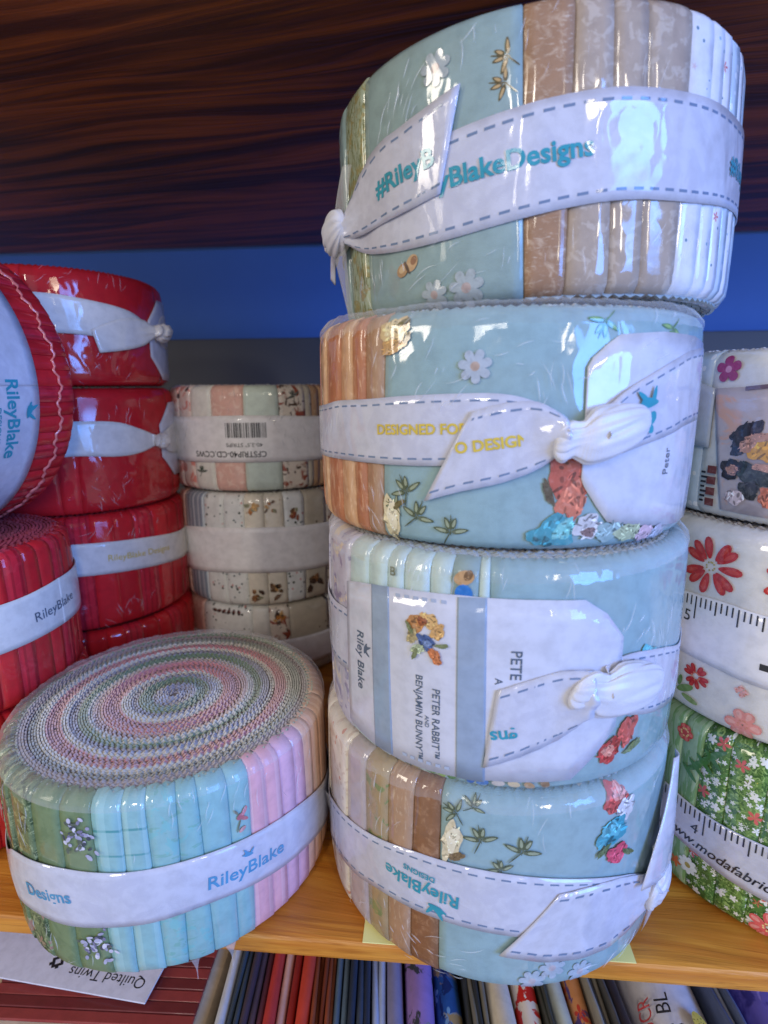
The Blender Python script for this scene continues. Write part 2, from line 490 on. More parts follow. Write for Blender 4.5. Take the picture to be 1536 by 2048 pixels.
def text_mesh(body, f, size, mat, parent, bold=.012, name='printed_text', shear=0, width=1.0):
    key = (body, bold)
    if key not in TXT:
        c = bpy.data.curves.new('t', 'FONT'); c.body = body; c.align_x = 'CENTER'; c.align_y = 'CENTER'
        c.size = 1; c.offset = bold; c.resolution_u = 3
        o = bpy.data.objects.new('t', c); sc.collection.objects.link(o)
        bpy.context.view_layer.update()
        me = bpy.data.meshes.new_from_object(o.evaluated_get(bpy.context.evaluated_depsgraph_get()))
        TXT[key] = ([v.co.copy() for v in me.vertices], [tuple(p.vertices) for p in me.polygons])
        bpy.data.objects.remove(o); bpy.data.curves.remove(c); bpy.data.meshes.remove(me)
    V, Fc = TXT[key]
    VV = [f((v.x * width + v.y * shear) * size, v.y * size, .05) for v in V]
    return link(name, VV, Fc, mat, parent, [(v.x * size, v.y * size) for v in V], smooth=False)

# ------------------------------------------------------------------ palette
TEAL = cloth('teal_cloth', srgb(146, 174, 178))
TEALD = cloth('grey_teal_cloth', srgb(146, 168, 166))
GRASS = cloth('grass_print', srgb(168, 178, 150), [('blotch', srgb(108, 112, 62), dict(s=.5, sc=(2.4, .35, 1), d=1.5, lo=.52, hi=.56)), ('blotch', srgb(150, 140, 90), dict(s=.3))])
BROWN = cloth('brown_cloth', srgb(164, 128, 100), [('blotch', srgb(205, 182, 158), dict(s=.35, lo=.5, hi=.72, a=.7)), ('blotch', srgb(214, 196, 176), dict(s=.9, seed=4, lo=.56, hi=.7, a=.6, sc=(.5, 1.6, 1)))])
BROWN2 = cloth('warm_brown_cloth', srgb(176, 138, 106), [('blotch', srgb(220, 198, 172), dict(s=.5, lo=.52, hi=.75, a=.6, sc=(2, .5, 1)))])
TAUPE = cloth('taupe_cloth', srgb(176, 158, 142), [('blotch', srgb(200, 186, 172), dict(s=.3, a=.6))])
TAN = cloth('tan_cloth', srgb(206, 160, 118), [('blotch', srgb(232, 200, 164), dict(s=.4, lo=.48, hi=.7, a=.7, sc=(1.6, .5, 1)))])
RUST = cloth('rust_cloth', srgb(184, 120, 84), [('blotch', srgb(222, 178, 142), dict(s=.4, lo=.5, hi=.72, a=.7, sc=(1.6, .5, 1)))])
DKBROWN = cloth('dark_brown_cloth', srgb(140, 96, 62), [('blotch', srgb(178, 136, 100), dict(s=.4, lo=.48, hi=.7, a=.6))])
WHITEF = cloth('white_floral_cloth', srgb(226, 226, 232), [('petals', srgb(196, 108, 112), dict(s=.16, r=.28)), ('dots', srgb(96, 130, 150), dict(s=.3, r=.14, seed=9))])
WHITE = cloth('white_cloth', srgb(228, 230, 236), [('dots', srgb(150, 180, 196), dict(s=.3, r=.14))])
BLUEW = cloth('pale_blue_cloth', srgb(196, 212, 226), [('dots', srgb(230, 234, 240), dict(s=.25, r=.25))])
LAV = cloth('lavender_print', srgb(196, 192, 204), [('blotch', srgb(150, 144, 170), dict(s=.16)), ('blotch', srgb(222, 206, 180), dict(s=.12, seed=7, lo=.56, hi=.64))])
PALEAQ = cloth('pale_aqua_cloth', srgb(196, 214, 208))
IVORY = cloth('ivory_cloth', srgb(226, 216, 200), [('blotch', srgb(204, 186, 170), dict(s=.2)), ('dots', srgb(200, 140, 120), dict(s=.2, r=.16))])
LILACT = cloth('lilac_taupe_cloth', srgb(182, 168, 168))
OLIVET = cloth('olive_tan_cloth', srgb(170, 146, 108), [('blotch', srgb(130, 138, 88), dict(s=.16, lo=.56, hi=.62))])
OLIVE = cloth('olive_floral_cloth', srgb(104, 122, 84), [('blotch', srgb(54, 74, 46), dict(s=.25)), ('blotch', srgb(150, 160, 116), dict(s=.5, seed=21, d=2, lo=.58, hi=.62)), ('petals', srgb(158, 122, 108), dict(s=.13, r=.4)), ('blotch', srgb(150, 164, 120), dict(s=.35, seed=5, lo=.58, hi=.62))])
GREEN = cloth('sage_green_cloth', srgb(118, 138, 100), [('blotch', srgb(98, 120, 84), dict(s=.2, a=.6))])
AQUAP = cloth('aqua_plaid_cloth', srgb(142, 188, 188), [('lines', srgb(84, 150, 150), dict(per=26, w=.03, axis='v')), ('lines', srgb(92, 156, 156), dict(per=22, w=.03, axis='v')), ('lines', srgb(176, 214, 208), dict(per=6, w=.4, a=.35))])
AQUA = cloth('aqua_leaf_cloth', srgb(142, 188, 186), [('blotch', srgb(118, 172, 158), dict(s=.3, seed=8, lo=.58, hi=.63, a=.8, sc=(.6, 1.4, 1))), ('blotch', srgb(120, 188, 188), dict(s=.2, lo=.54, hi=.58, a=.7))])
AQUA2 = cloth('aqua_cloth', srgb(146, 190, 190))
PINK = cloth('pink_cloth', srgb(228, 170, 178), [('lines', srgb(240, 200, 204), dict(per=5, w=.3, a=.4))])
PINKL = cloth('pink_lilac_cloth', srgb(224, 176, 192))
PEACH = cloth('peach_cloth', srgb(234, 190, 164), [('lines', srgb(244, 214, 196), dict(per=4, w=.35, a=.6))])
CREAM = cloth('cream_cloth', srgb(232, 224, 208), [('dots', srgb(196, 176, 150), dict(s=.22, r=.15))])
RED = cloth('red_cloth', srgb(212, 32, 40))
RED2 = cloth('deep_red_cloth', srgb(196, 24, 34))
REDP = cloth('red_print_cloth', srgb(204, 32, 50), [('lines', srgb(140, 12, 26), dict(per=3.1, w=.3, a=.5)), ('blotch', srgb(212, 52, 66), dict(s=.2, a=.4))])
BLUSH = cloth('blush_cloth', srgb(228, 182, 170), [('blotch', srgb(236, 206, 194), dict(s=.25, a=.7))])
BLUSHF = cloth('blush_floral_cloth', srgb(226, 206, 198), [('blotch', srgb(208, 132, 124), dict(s=.16)), ('dots', srgb(82, 62, 62), dict(s=.1, r=.2))])
OFFW = cloth('off_white_cloth', srgb(230, 228, 222))
OFFWD = cloth('off_white_sprig_cloth', srgb(226, 228, 228), [('dots', srgb(74, 92, 100), dict(s=.32, r=.2)), ('dots', srgb(66, 76, 70), dict(s=.22, r=.18, seed=4)), ('dots', srgb(206, 150, 150), dict(s=.2, r=.14, seed=11))])
MINT = cloth('mint_cloth', srgb(206, 220, 210))
COWF = cloth('rust_floral_cloth', srgb(226, 214, 200), [('blotch', srgb(150, 74, 54), dict(s=.14)), ('blotch', srgb(84, 66, 56), dict(s=.22, seed=8, lo=.57, hi=.62))])
BEIGE = cloth('beige_cloth', srgb(190, 180, 164), [('dots', srgb(90, 80, 70), dict(s=.16, r=.18))])
SLATE = cloth('slate_stripe_cloth', srgb(142, 154, 172), [('lines', srgb(196, 204, 214), dict(per=4, w=.35)), ('lines', srgb(108, 120, 142), dict(per=2.6, w=.3, a=.6))])
POPW = cloth('white_poppy_cloth', srgb(232, 228, 224))
def garden(name, base, seed):
    return cloth(name, base, [('blotch', srgb(62, 100, 40), dict(s=.3, seed=seed, d=2, lo=.5, hi=.54)), ('blotch', srgb(150, 182, 104), dict(s=.45, seed=seed + 3, d=2, lo=.55, hi=.59)),
        ('petals', srgb(236, 236, 230), dict(s=.24, r=.40, seed=seed)), ('dots', srgb(206, 196, 90), dict(s=.24, r=.06, seed=seed)),
        ('petals', srgb(226, 230, 224), dict(s=.36, r=.34, seed=seed + 31)), ('petals', srgb(214, 92, 84), dict(s=.085, r=.24, seed=seed + 9))])
GFLOR = garden('green_garden_cloth', srgb(104, 142, 66), 2)
GDARK = garden('leaf_green_cloth', srgb(80, 124, 56), 17)
GPALE = cloth('pale_green_stripe_cloth', srgb(160, 188, 150), [('blotch', srgb(116, 156, 100), dict(s=.25, sc=(2.4, .4, 1), lo=.5, hi=.55)), ('petals', srgb(214, 110, 60), dict(s=.08, r=.2))])
RIB = cloth('white_ribbon', srgb(202, 202, 214), [('blotch', srgb(188, 188, 202), dict(s=.12, a=.6))], film=.8, rough=.6)
RIBK = cloth('ribbon_knot_satin', srgb(214, 213, 220), [], film=.3, rough=.5, coat_rough=.3)
RIB2 = cloth('satin_ribbon', srgb(224, 220, 214), [], film=.5, rough=.5)
CARD = cloth('white_card', srgb(206, 207, 218), [], film=.75, rough=.5, weave=False)
CARDG = cloth('grey_card_bar', srgb(150, 166, 186), [], film=.75, rough=.5, weave=False)
PAPER = cloth('paper_band', srgb(238, 236, 240), [], film=.8, rough=.6, weave=False)
INK = cloth('black_ink', srgb(36, 36, 42), film=.6, weave=False)
STITCH = cloth('stitch_thread', srgb(112, 130, 158), film=.5, weave=False)
GREYINK = cloth('grey_ink', srgb(84, 98, 116), film=.6, weave=False)
TEALINK = cloth('teal_ink', srgb(52, 150, 168), film=.6, weave=False)
GOLDINK = cloth('gold_ink', srgb(214, 186, 70), film=.5, weave=False)
def ink(r, g, b):
    dk = srgb(r * .72, g * .70, b * .70); lt = srgb(r + (255 - r) * .3, g + (255 - g) * .3, b + (255 - b) * .3)
    return cloth('print_%d_%d_%d' % (r, g, b), srgb(r, g, b), [('blotch', dk, dict(s=.5, lo=.48, hi=.66, a=.4)), ('blotch', lt, dict(s=.6, seed=5, lo=.5, hi=.68, a=.4))], film=.8, weave=False)
def paint(cx, cy, L, W, ang, col, seed=1, n=9):
    rn = random.Random(seed * 31 + int(cx * 7 + cy * 13))
    r, g, b = col
    it = [ell(cx, cy, L, W, ang, ink(r, g, b), rn.uniform(-.3, .3), n=30, wob=.2)]
    n = int(n * 2.4)
    for i in range(n):
        a = rn.random() * 6.28; q = rn.random() ** .5 * .95
        u, v = L * q * math.cos(a), W * q * math.sin(a); c, s_ = math.cos(ang * D2R), math.sin(ang * D2R)
        k = rn.uniform(.6, 1.25)
        it.append(ell(cx + c * u - s_ * v, cy + s_ * u + c * v, rn.uniform(.14, .4) * W, rn.uniform(.05, .14) * W, ang + rn.uniform(-70, 70), ink(*[int(min(255, x * (.65, .8, 1.15, 1.3)[i % 4])) for x in col]), rn.uniform(-.3, .3)))
    return it
def painted(items):
    out = []
    for k, e in enumerate(items): out += paint(*e, seed=k)
    return out
PALE_EDGE = plain('pale_cut_edge', srgb(206, 198, 192), .9)
def edge_mats(r, g, b, k=.5):
    m_ = (r + g + b) / 3
    if k >= .45: r, g, b = [int(c * .72 + m_ * .12 + 24) for c in (r, g, b)]
    a = plain('wound_%d_%d_%d' % (r, g, b), srgb(r, g, b), .85)
    q = tuple(int(c + (214 - c) * k) for c in (r, g, b))
    return [a, plain('edge_%d_%d_%d' % q, srgb(*q), .85)]
COREM = plain('core_shade', srgb(120, 112, 110), .9)
CORER = plain('core_red', srgb(110, 12, 18), .9)

# ------------------------------------------------------------------ setting: shelf unit turned a little to the camera
YAW = -0.0856
O0 = Vector((0, 0.1405, 0)); ex = Vector((math.cos(YAW), math.sin(YAW), 0)); ey = Vector((-math.sin(YAW), math.cos(YAW), 0))
def sloc(u, v, z): return O0 + ex * u + ey * v + Vector((0, 0, z))
def board(name, u0, u1, v0, v1, z0, z1, mat, bev=.002, parent=None):
    bm = bmesh.new(); bmesh.ops.create_cube(bm, size=1)
    for v in bm.verts:
        v.co = Vector((v.co.x * (u1 - u0), v.co.y * (v1 - v0), v.co.z * (z1 - z0)))
    bmesh.ops.bevel(bm, geom=bm.edges[:], offset=bev, segments=3, affect='EDGES', profile=.5)
    me = bpy.data.meshes.new(name); bm.to_mesh(me); bm.free(); me.materials.append(mat)
    o = bpy.data.objects.new(name, me); sc.collection.objects.link(o)
    o.location = sloc((u0 + u1) / 2, (v0 + v1) / 2, (z0 + z1) / 2); o.rotation_euler = (0, 0, YAW)
    if parent: o.parent = parent
    return o
OAK = wood('oak_wood', srgb(214, 146, 54), srgb(188, 114, 36), srgb(146, 80, 22), 120, .02, .38)
DARKW = wood('dark_stained_wood', srgb(168, 86, 22), srgb(80, 38, 9), srgb(34, 16, 4), 75, .14, .42)
tag(board('shelf_board', -.55, .65, 0, .335, -.0075, 0, OAK, .002), kind='structure')
tag(board('upper_shelf_board', -.55, .65, -.012, .335, .285, .310, DARKW, .002), kind='structure')
BACKBLUE = plain('back_blue', srgb(92, 140, 220), .7)  # one even blue for the bluish band of the back
BACKGREY = plain('low_charcoal', srgb(92, 97, 106), .6)
tag(board('back_wall', -.6, .7, .345, .360, -.25, .33, BACKBLUE, .001), kind='structure')
# low charcoal board, a flat stand-in for the dark lower zone of the back
gb = board('low_charcoal_board', -.55, .65, .326, .334, .001, .213, BACKGREY, .001)
tag(gb, 'low charcoal grey board for the dark lower zone in front of the blue back wall', 'board')
LOWW = plain('lower_shelf_paint', srgb(120, 90, 60), .6)
tag(board('lower_shelf_board', -.55, .65, -.10, .335, -.215, -.200, OAK, .002), kind='structure')
st = board('price_label', -.008, .076, .0004, .05, .0001, .0004, plain('yellow_paper', srgb(240, 232, 150), .7), .0001)
tag(st, 'pale yellow paper label under the bottom roll at the oak shelf edge', 'label')
sk = board('paper_sticker', -.115, -.085, .012, .040, .2846, .2849, plain('grey_paper', srgb(190, 184, 186), .7), .0001)
tag(sk, 'small grey paper sticker on the dark wood above', 'sticker')

# ------------------------------------------------------------------ centre stack
SG = 'rolls in the tall centre stack'
rt = Matrix.Rotation(-.0295, 3, 'Y') @ Matrix.Rotation(-.0105, 3, 'X')
def mk(loc, R, H, label, group, rot=None, nm='fabric_roll'): return Roll(nm, label, group, Vector(loc), R, H, rot)
PF = lambda c, n, L, W, r0, mat, ctr=None, cs=.9: [ell(r0 * math.cos(2 * math.pi * i / n + c), r0 * math.sin(2 * math.pi * i / n + c), L, W, math.degrees(2 * math.pi * i / n + c), mat, .35) for i in range(n)] + ([ell(0, 0, cs, cs, 0, ctr)] if ctr else [])
def blossom(r, th, z, s, col=(226, 206, 214), ctr=(206, 160, 120), par=None, off=.9):
    return r.shapes('printed_flower', th, z, PF(.3, 7, 1.3, .75, 1.6, ink(*col), ink(*ctr), .8), off, 0, s, par)
def sprig(r, th, z, rot, s, par=None, off=.9, c1=(84, 92, 66), c2=(150, 158, 128)):
    a, b = ink(*c1), ink(*c2)
    it = [ell(0, 2.2, 2.6, .2, 90, a), ell(-1, -1.2, 2.2, .18, 60, a)]
    for an, L in ((12, 2.1), (168, 2.1), (72, 1.5), (112, 1.7)):
        x, y = 2.3 * math.cos(an * D2R), .4 + 2.3 * math.sin(an * D2R)
        it.append(ell(x, y, L * .95, .62, an, a, -.3)); it.append(ell(x * 1.05, y, L * .62, .34, an, b, -.3))
    return r.shapes('printed_leaf_sprig', th, z, it, off, rot, s, par)
def gather(u0, amp=1.2, side=1, k=5):
    def f(u, v):
        g = max(0, (u - u0) / (1 - u0)) if side > 0 else max(0, (u0 - u) / u0)
        return amp * g * (math.sin(v * math.pi * k) * .5 + .5) + (.6 + 3.4 * math.sin(v * math.pi)) * g * g
    return f
def addoff(base, g): return lambda u, v: base + g(u, v) + .10 * math.sin(u * 40 + v * 3)
def band_ab(keys): return [(t, a) for t, a, b in keys], [(t, b) for t, a, b in keys]

# roll 4 (bottom)
r4 = mk((.0379, .1827, .0005), 57.0, 65.0, 'bottom roll of the centre stack, pale blue with brown strips, overhanging the oak shelf', SG)
r4.core(COREM)
S4 = {}
for a, b, m in ((-29, 40, TEAL), (40, 110, IVORY), (110, 165, LAV), (165, 188, IVORY), (188, 210, IVORY), (210, 220.5, LILACT), (220.5, 229.3, OLIVET), (229.3, 237.6, BROWN2), (237.6, 246.2, DKBROWN), (246.2, 331, TEAL)):
    S4[a] = r4.strip(a, b, m)
P4 = S4[246.2]
for th, z, ro, s in ((257.6, 51, 10, 1.15), (268.4, 48.5, -15, 1.25), (251, 58.5, 60, 1.0), (263.3, 42.6, 20, .9), (255, 61, -30, .8)): sprig(r4, th, z, ro, s, P4)
r4.shapes('printed_flower', 249.4, 49, painted([(0, 0, 6.5, 2.6, 80, (216, 200, 160)), (.4, 1, 4.5, 1.6, 80, (232, 220, 186)), (1.6, -4, 2.4, 1.2, 30, (120, 96, 60))]), .9, 0, 1, P4)
for th, z in ((273.4, 5.2), (279.1, 9.3), (288, 5.6)): blossom(r4, th, z, 1.35, (166, 180, 192), (180, 172, 178), P4)
r4.shapes('printed_bouquet', 297, 51, painted([(-1, 8, 3.4, 3, 20, (196, 84, 78)), (0, 9, 1.6, 2, 60, (226, 150, 140)), (2, 5, 2.6, 2.8, 0, (206, 206, 210)), (-1.5, 0, 4.2, 3.2, 30, (64, 150, 166)), (-2, 1, 2, 2.6, 70, (96, 178, 190)), (0, -6, 3, 2.4, 0, (206, 78, 100)), (-4, -4, 2.2, .7, 40, (90, 110, 70)), (3.5, -7, 2.2, .7, -30, (90, 110, 70))]), .9, 0, 1.25, P4)
K4 = [(326 - 360, 17, 26), (340 - 360, 12, 32), (10, 11, 31), (90, 12, 32), (150, 12, 32), (186, 12, 30), (200, 16, 34), (216.5, 19, 37.8), (228, 21.5, 40.2), (242, 22.4, 42.4), (263, 22, 42.5), (284.8, 20.5, 39.2), (302.2, 19, 33.8), (314, 19.5, 27)]
A4, B4 = band_ab(K4); of4 = addoff(1.3, gather(.93, 1.2))
b4 = r4.patch('ribbon', A4, B4, of4, RIB)
r4.stitches(A4, B4, of4, b4, STITCH)
r4.text('RileyBlake', 240.8, 31.2, 5.6, 176, 1.45, TEALINK, b4, .02)
r4.text('DESIGNS', 240.4, 35.8, 2.5, 176, 1.45, TEALINK, b4, .02)
bird = lambda m: [ell(0, 0, 2.2, .95, -20, m, -.4), ell(-1.0, 1.5, 1.9, .55, 118, m, -.3), ell(1.6, 1.0, 1.7, .5, 55, m, -.3), ell(-2.0, .4, 1.0, .35, 150, m)]
r4.shapes('bird_mark', 245.6, 26.0, bird(TEALINK), 1.5, 180, 1.1, b4)
TO4 = addoff(1.8, gather(.6, 1.4))
t4 = r4.patch('ribbon_tail', [(263.6, 15.2), (280, 12.6), (296, 11.5), (308, 14), (316, 19)], [(279, 35.8), (288, 36.2), (298, 35), (308, 31), (317, 26)], TO4, RIB)
r4.stitches([(265, 15.2), (280, 12.6), (296, 11.5), (308, 14)], [(279, 35.8), (288, 36.2), (298, 35), (308, 31)], lambda u, v: TO4(u * .8, v), t4, STITCH)
r4.knot(318, 22, 15, 12, 5.5, RIBK, 1.6, 10)
r4.patch('ribbon_tail', [(305, 29), (311, 40), (319, 51), (326, 60)], [(334, 24), (336, 38), (333, 52), (329.5, 61)], lambda u, v: 4.2 - 1.2 * u + 1.2 * math.sin(v * 3.1), RIB)
r4.patch('plastic_wrap_fold', [(316, 3), (318, 10), (321, 16)], [(338, 2), (338, 12), (334, 22)], lambda u, v: 1.6 + 4 * u * math.sin(v * 3.14), film_mat(), thick=.1)
r4.patch('plastic_wrap_fold', [(188, 21), (190, 26), (193, 31)], [(178, 20), (181, 24), (184, 27)], lambda u, v: 1.2 + 2.5 * v, film_mat(), thick=.1)

# roll 3
r3 = mk((.0386, .1844, .0660), 57.0, 64.3, 'pale blue roll with large white card under its ribbon, second up in the centre stack', SG)
r3.core(COREM)
S3 = {}
for a, b, m in ((-25, 60, TEAL), (60, 130, LAV), (130, 190, LAV), (190, 212, LAV), (212, 222.3, PALEAQ), (222.3, 229, PALEAQ), (229, 235, PALEAQ), (235, 242.3, PALEAQ), (242.3, 247.9, PALEAQ), (247.9, 254.1, TEALD), (254.1, 257.7, PALEAQ), (257.7, 335, TEAL)):
    S3[a] = r3.strip(a, b, m)
P3 = S3[257.7]
r3.shapes('printed_flower', 251, 57.5, [ell(0, 2.5, 2.6, 1.8, 20, ink(190, 150, 104)), ell(1, 3.2, 1.4, 1, 60, ink(120, 90, 60)), ell(0, -1.5, 2.4, 2.2, 90, ink(44, 116, 190))], 1.3, 0, 1, S3[247.9])
r3.text('B', 231.5, 58.6, 3.4, 0, 1.3, ink(110, 112, 84), S3[229])
r3.shapes('printed_bouquet', 298, 22, painted([(0, 4, 4.6, 3, 70, (178, 84, 74)), (.5, 4.5, 3, 1.6, 80, (206, 122, 108)), (2.5, 11, 3.8, 2.8, 30, (96, 182, 190)), (-1, -5.5, 3.8, 2.6, 80, (198, 90, 80)), (-6, -9, 3.4, 2.6, 60, (180, 62, 58)), (-6.4, -9, 1.6, 1.4, 0, (220, 140, 120)), (1.2, -10, 2.8, 1, 20, (112, 130, 84))]), .9, 0, 1.2, P3)
r3.shapes('printed_garland', 252, 3.6, sum([[ell(x, .3 * math.sin(x), 1.7, 1.1, x * 40, ink(*c))] for x, c in ((-16, (120, 118, 96)), (-13, (160, 150, 120)), (-9, (120, 150, 96)), (-6, (150, 176, 104)), (-3, (104, 140, 90)), (2, (74, 112, 176)), (5, (90, 130, 186)), (9, (196, 186, 176)), (13, (206, 186, 150)), (17, (186, 150, 110)), (21, (150, 120, 90)))], []), 1.0, 0, 1, P3)
K3 = [(286, 25, 37), (296, 20.5, 38.5), (310, 17, 36), (327, 14, 32), (350, 14, 33), (430, 16, 36), (520, 20, 40), (560, 21, 41), (572, 22, 42), (600, 22, 42)]
A3, B3 = band_ab(K3); of3 = addoff(1.3, gather(.05, 1.2, -1))
b3 = r3.patch('ribbon', A3, B3, of3, RIB)
r3.stitches(A3, B3, of3, b3, STITCH)
CA = [(212.3, 6.2), (218, 5), (226.6, 3.9), (233, 3.7), (243, 3.7), (252.4, 4.3), (260, 4.9), (270, 5.1), (279.5, 5.1), (286, 11.5), (291.5, 18.6)]
CB = [(212.3, 51.0), (218, 52.4), (224.3, 53.4), (232, 54.4), (241, 55.1), (250, 55.6), (257.7, 55.6), (270, 55.5), (280, 55.1), (286, 51), (291.5, 44)]
card = r3.patch('label_card', CA, CB, 1.6, CARD, lin=True)
def bar(a, b): return [(a + .6, 4.2), ((a + b) / 2, 4.1), (b + 1, 4.2)], [(a, 53.6 + (a - 224) * .06), ((a + b) / 2, 53.9 + (a - 224) * .06), (b, 54.2 + (b - 228) * .05)]
for a, b in ((224.3, 230.5), (249.6, 256.6)):
    A_, B_ = bar(a, b); r3.patch('grey_bar', A_, B_, 1.72, CARDG, card, thick=.1)
r3.stitches([(233, 6.2), (243, 6.2), (250, 6.4)], [(232, 52.6), (241, 53.2), (248.5, 53.4)], 1.65, card, cloth('pale_ink', srgb(170, 182, 204), film=.6, weave=False), ts=(.0,), dash=1.4, gap=1.2, w=.4, name='dashed_line')
r3.stitches([(233, 6.2), (243, 6.2), (250, 6.4)], [(232, 52.6), (241, 53.2), (248.5, 53.4)], 1.65, card, cloth('pale_ink', srgb(170, 182, 204), film=.6, weave=False), ts=(1.0,), dash=1.4, gap=1.2, w=.4, name='dashed_line')
r3.text('Riley Blake', 219.2, 29, 4.2, -90, 1.65, GREYINK, card, .012)
r3.shapes('bird_mark', 221.6, 33.2, bird(GREYINK), 1.7, -90, .7, card)
r3.text('PETER RABBIT™', 244.6, 18.6, 2.9, -90, 1.65, GREYINK, card, .012)
r3.text('AND', 242.2, 18.8, 1.6, -90, 1.65, GREYINK, card, .012)
r3.text('BENJAMIN BUNNY™', 239.9, 19.2, 2.75, -90, 1.65, GREYINK, card, .012)
posy = painted([(-2, 3.6, 3.2, 2.2, 40, (192, 134, 78)), (1.2, 4.6, 2.6, 2, -20, (220, 176, 112)), (-.6, 4.2, 1.4, 1.2, 0, (150, 84, 48)), (3.6, 2, 2.4, 1.6, 60, (206, 160, 100)), (-3.4, -.6, 2.2, 1.4, 70, (178, 160, 112)), (.4, -1.2, 2.6, 1.9, -40, (70, 92, 140)), (.8, -1.6, 1.2, .9, 0, (120, 140, 180)), (3, -4.6, 2.4, 1.4, -60, (198, 118, 70)), (-1.6, -3.6, 2, 1.2, 30, (176, 188, 150)), (-4, 1.8, 1.8, .6, 120, (120, 128, 84)), (4.8, -1.4, 1.8, .6, 10, (120, 128, 84)), (-2.4, -5.2, 1.8, .6, -110, (120, 128, 84))])
r3.shapes('printed_posy', 241.3, 43, posy, 1.7, 0, 1.0, card)
r3.text('PETE', 263.9, 38.4, 3.8, -90, 1.65, GREYINK, card, .012)
r3.text('A', 260.0, 33.8, 2.6, -90, 1.65, GREYINK, card, .012)
TA, TB = [(257, 8.7), (266, 13), (275, 18), (282, 24)], [(259.7, 31.4), (267, 34.5), (275, 37), (282, 37)]
TO3 = addoff(2.1, gather(.55, 1.5))
t3 = r3.patch('ribbon_tail', TA, TB, TO3, RIB)
r3.stitches(TA, TB, TO3, t3, STITCH)
r3.text('gns', 261.8, 18.9, 5.2, 190, 2.25, TEALINK, t3, .02)
r3.knot(290.5, 30.8, 27, 13.5, 5.2, RIBK, 1.6, -8)

# roll 2
r2 = mk((.0383, .1896, .1308), 57.0, 59.8, 'pale blue roll with tan strips and white hang tag, third up in the centre stack', SG)
r2.core(COREM)
S2 = {}
for a, b, m in ((-28, 60, TEAL), (60, 130, LAV), (130, 172, TAN), (172, 186, RUST), (186, 199, TAN), (199, 210, RUST), (210, 216.5, TAN), (216.5, 222, RUST), (222, 228.4, BROWN2), (228.4, 332, TEAL)):
    S2[a] = r2.strip(a, b, m)
P2 = S2[228.4]
r2.shapes('printed_flower', 232.3, 53.4, painted([(0, 1.4, 4.6, 3, 20, (214, 186, 136)), (-1, 2.4, 2.6, 1.5, 40, (228, 208, 160)), (-.5, -2.4, 3.6, 1.7, 10, (206, 160, 98)), (3.6, -.6, 1.6, .7, 60, (110, 90, 58)), (2.6, 3.4, 1.8, .6, 20, (128, 118, 72))]), .9, 0, 1, P2)
r2.shapes('printed_flower', 231, 6.5, painted([(0, 0, 6, 2.6, 95, (216, 202, 162)), (.3, 1, 4.2, 1.6, 95, (232, 222, 190)), (2.4, 4.4, 2.2, .8, 40, (116, 104, 64))]), .9, 0, 1, P2)
blossom(r2, 253.2, 45.7, 1.4, (172, 182, 192), (178, 154, 138), P2)
for th, z, ro, s in ((236, 14, 25, 1.15), (238.6, 7.5, -20, 1.15), (248.1, 4.4, 0, 1.1), (232.6, 10, 70, .8)): sprig(r2, th, z, ro, s, P2)
for th, z in ((283, 56), (304, 55)): sprig(r2, th, z, 160, 1.0, P2, c1=(96, 140, 96), c2=(140, 176, 110))
r2.shapes('printed_bouquet', 276, 12, painted([(.5, 7, 9, 4.6, 100, (186, 94, 76)), (1.5, 2, 4.6, 3.4, 70, (206, 118, 92)), (-1.5, 14.5, 2.6, 2.2, 20, (196, 180, 140)), (-4.5, 4, 3.4, 1.0, 110, (96, 84, 66)), (-3, -6.2, 6, 3.8, 14, (70, 150, 164)), (0, -5.4, 3.2, 2.0, 50, (120, 192, 190)), (6, -5, 3.6, 3.2, 0, (200, 198, 200)), (6.2, -6.4, 1.8, 1.2, 0, (130, 106, 104)), (12, -6.6, 4.0, 2.4, 10, (150, 176, 176)), (18, -7.4, 4, 2.3, 0, (176, 186, 150)), (24, -8.4, 3.4, 2.2, 0, (206, 176, 186)), (29, -8.8, 3, 2, 0, (170, 176, 190))]), .9, 0, 1, P2)
K2 = [(282, 25, 35), (288, 25, 39.5), (296, 26.9, 43.5), (306, 29, 47.5), (316, 31, 50), (335, 31, 50), (400, 25, 42), (480, 20, 36), (530, 20, 35), (557, 20.6, 36), (570, 21, 37.5), (583.5, 21.2, 38.1), (595, 21.4, 38.9), (607, 22, 39.4), (619, 23.4, 39.4), (627, 25.2, 37.6), (634, 28.6, 33.5)]
A2, B2 = band_ab(K2); g2a, g2b = gather(.10, 1.5, -1), gather(.93, 1.2)
of2 = lambda u, v: 2.35 + g2a(u, v) + g2b(u, v) - (1.0 if u > .25 else 1.0 * u / .25)
# octagon tag below the ribbon
r2.patch('hang_tag', [(279.3, 19), (280.2, 17), (283.8, 12), (287.2, 7.9), (300, 5.6), (315, 4.0), (325, 4.2), (331, 10)], [(279.0, 45.2), (280.2, 47.4), (283.6, 50.4), (286.8, 52.6), (300, 53.6), (315, 53.2), (325, 52), (331, 46)], 1.3, CARD, lin=True)
b2 = r2.patch('ribbon', A2, B2, of2, RIB)
r2.stitches(A2, B2, of2, b2, STITCH)
r2.text('DESIGNED FOR', 239.5, 30.6, 3.6, 2, 1.5, GOLDINK, b2, .03)
r2.shapes('bird_mark', 295.5, 37, bird(TEALINK) + [ell(-.5, -3, 1.4, 1, 40, TEALINK), ell(-1.6, -4.6, 1.2, .8, 100, TEALINK)], 2.6, 25, 1.25, b2)
r2.text('Peter', 305.5, 22, 3.2, 90, 1.4, GREYINK, r2.root, .0)
TA, TB = [(241.2, 12.6), (250, 15.6), (260, 18.2), (268, 21.5), (274, 26)], [(252.6, 35.2), (257, 36.4), (262, 37.4), (268, 37.4), (274, 34)]
TO2 = addoff(1.9, gather(.6, 1.4))
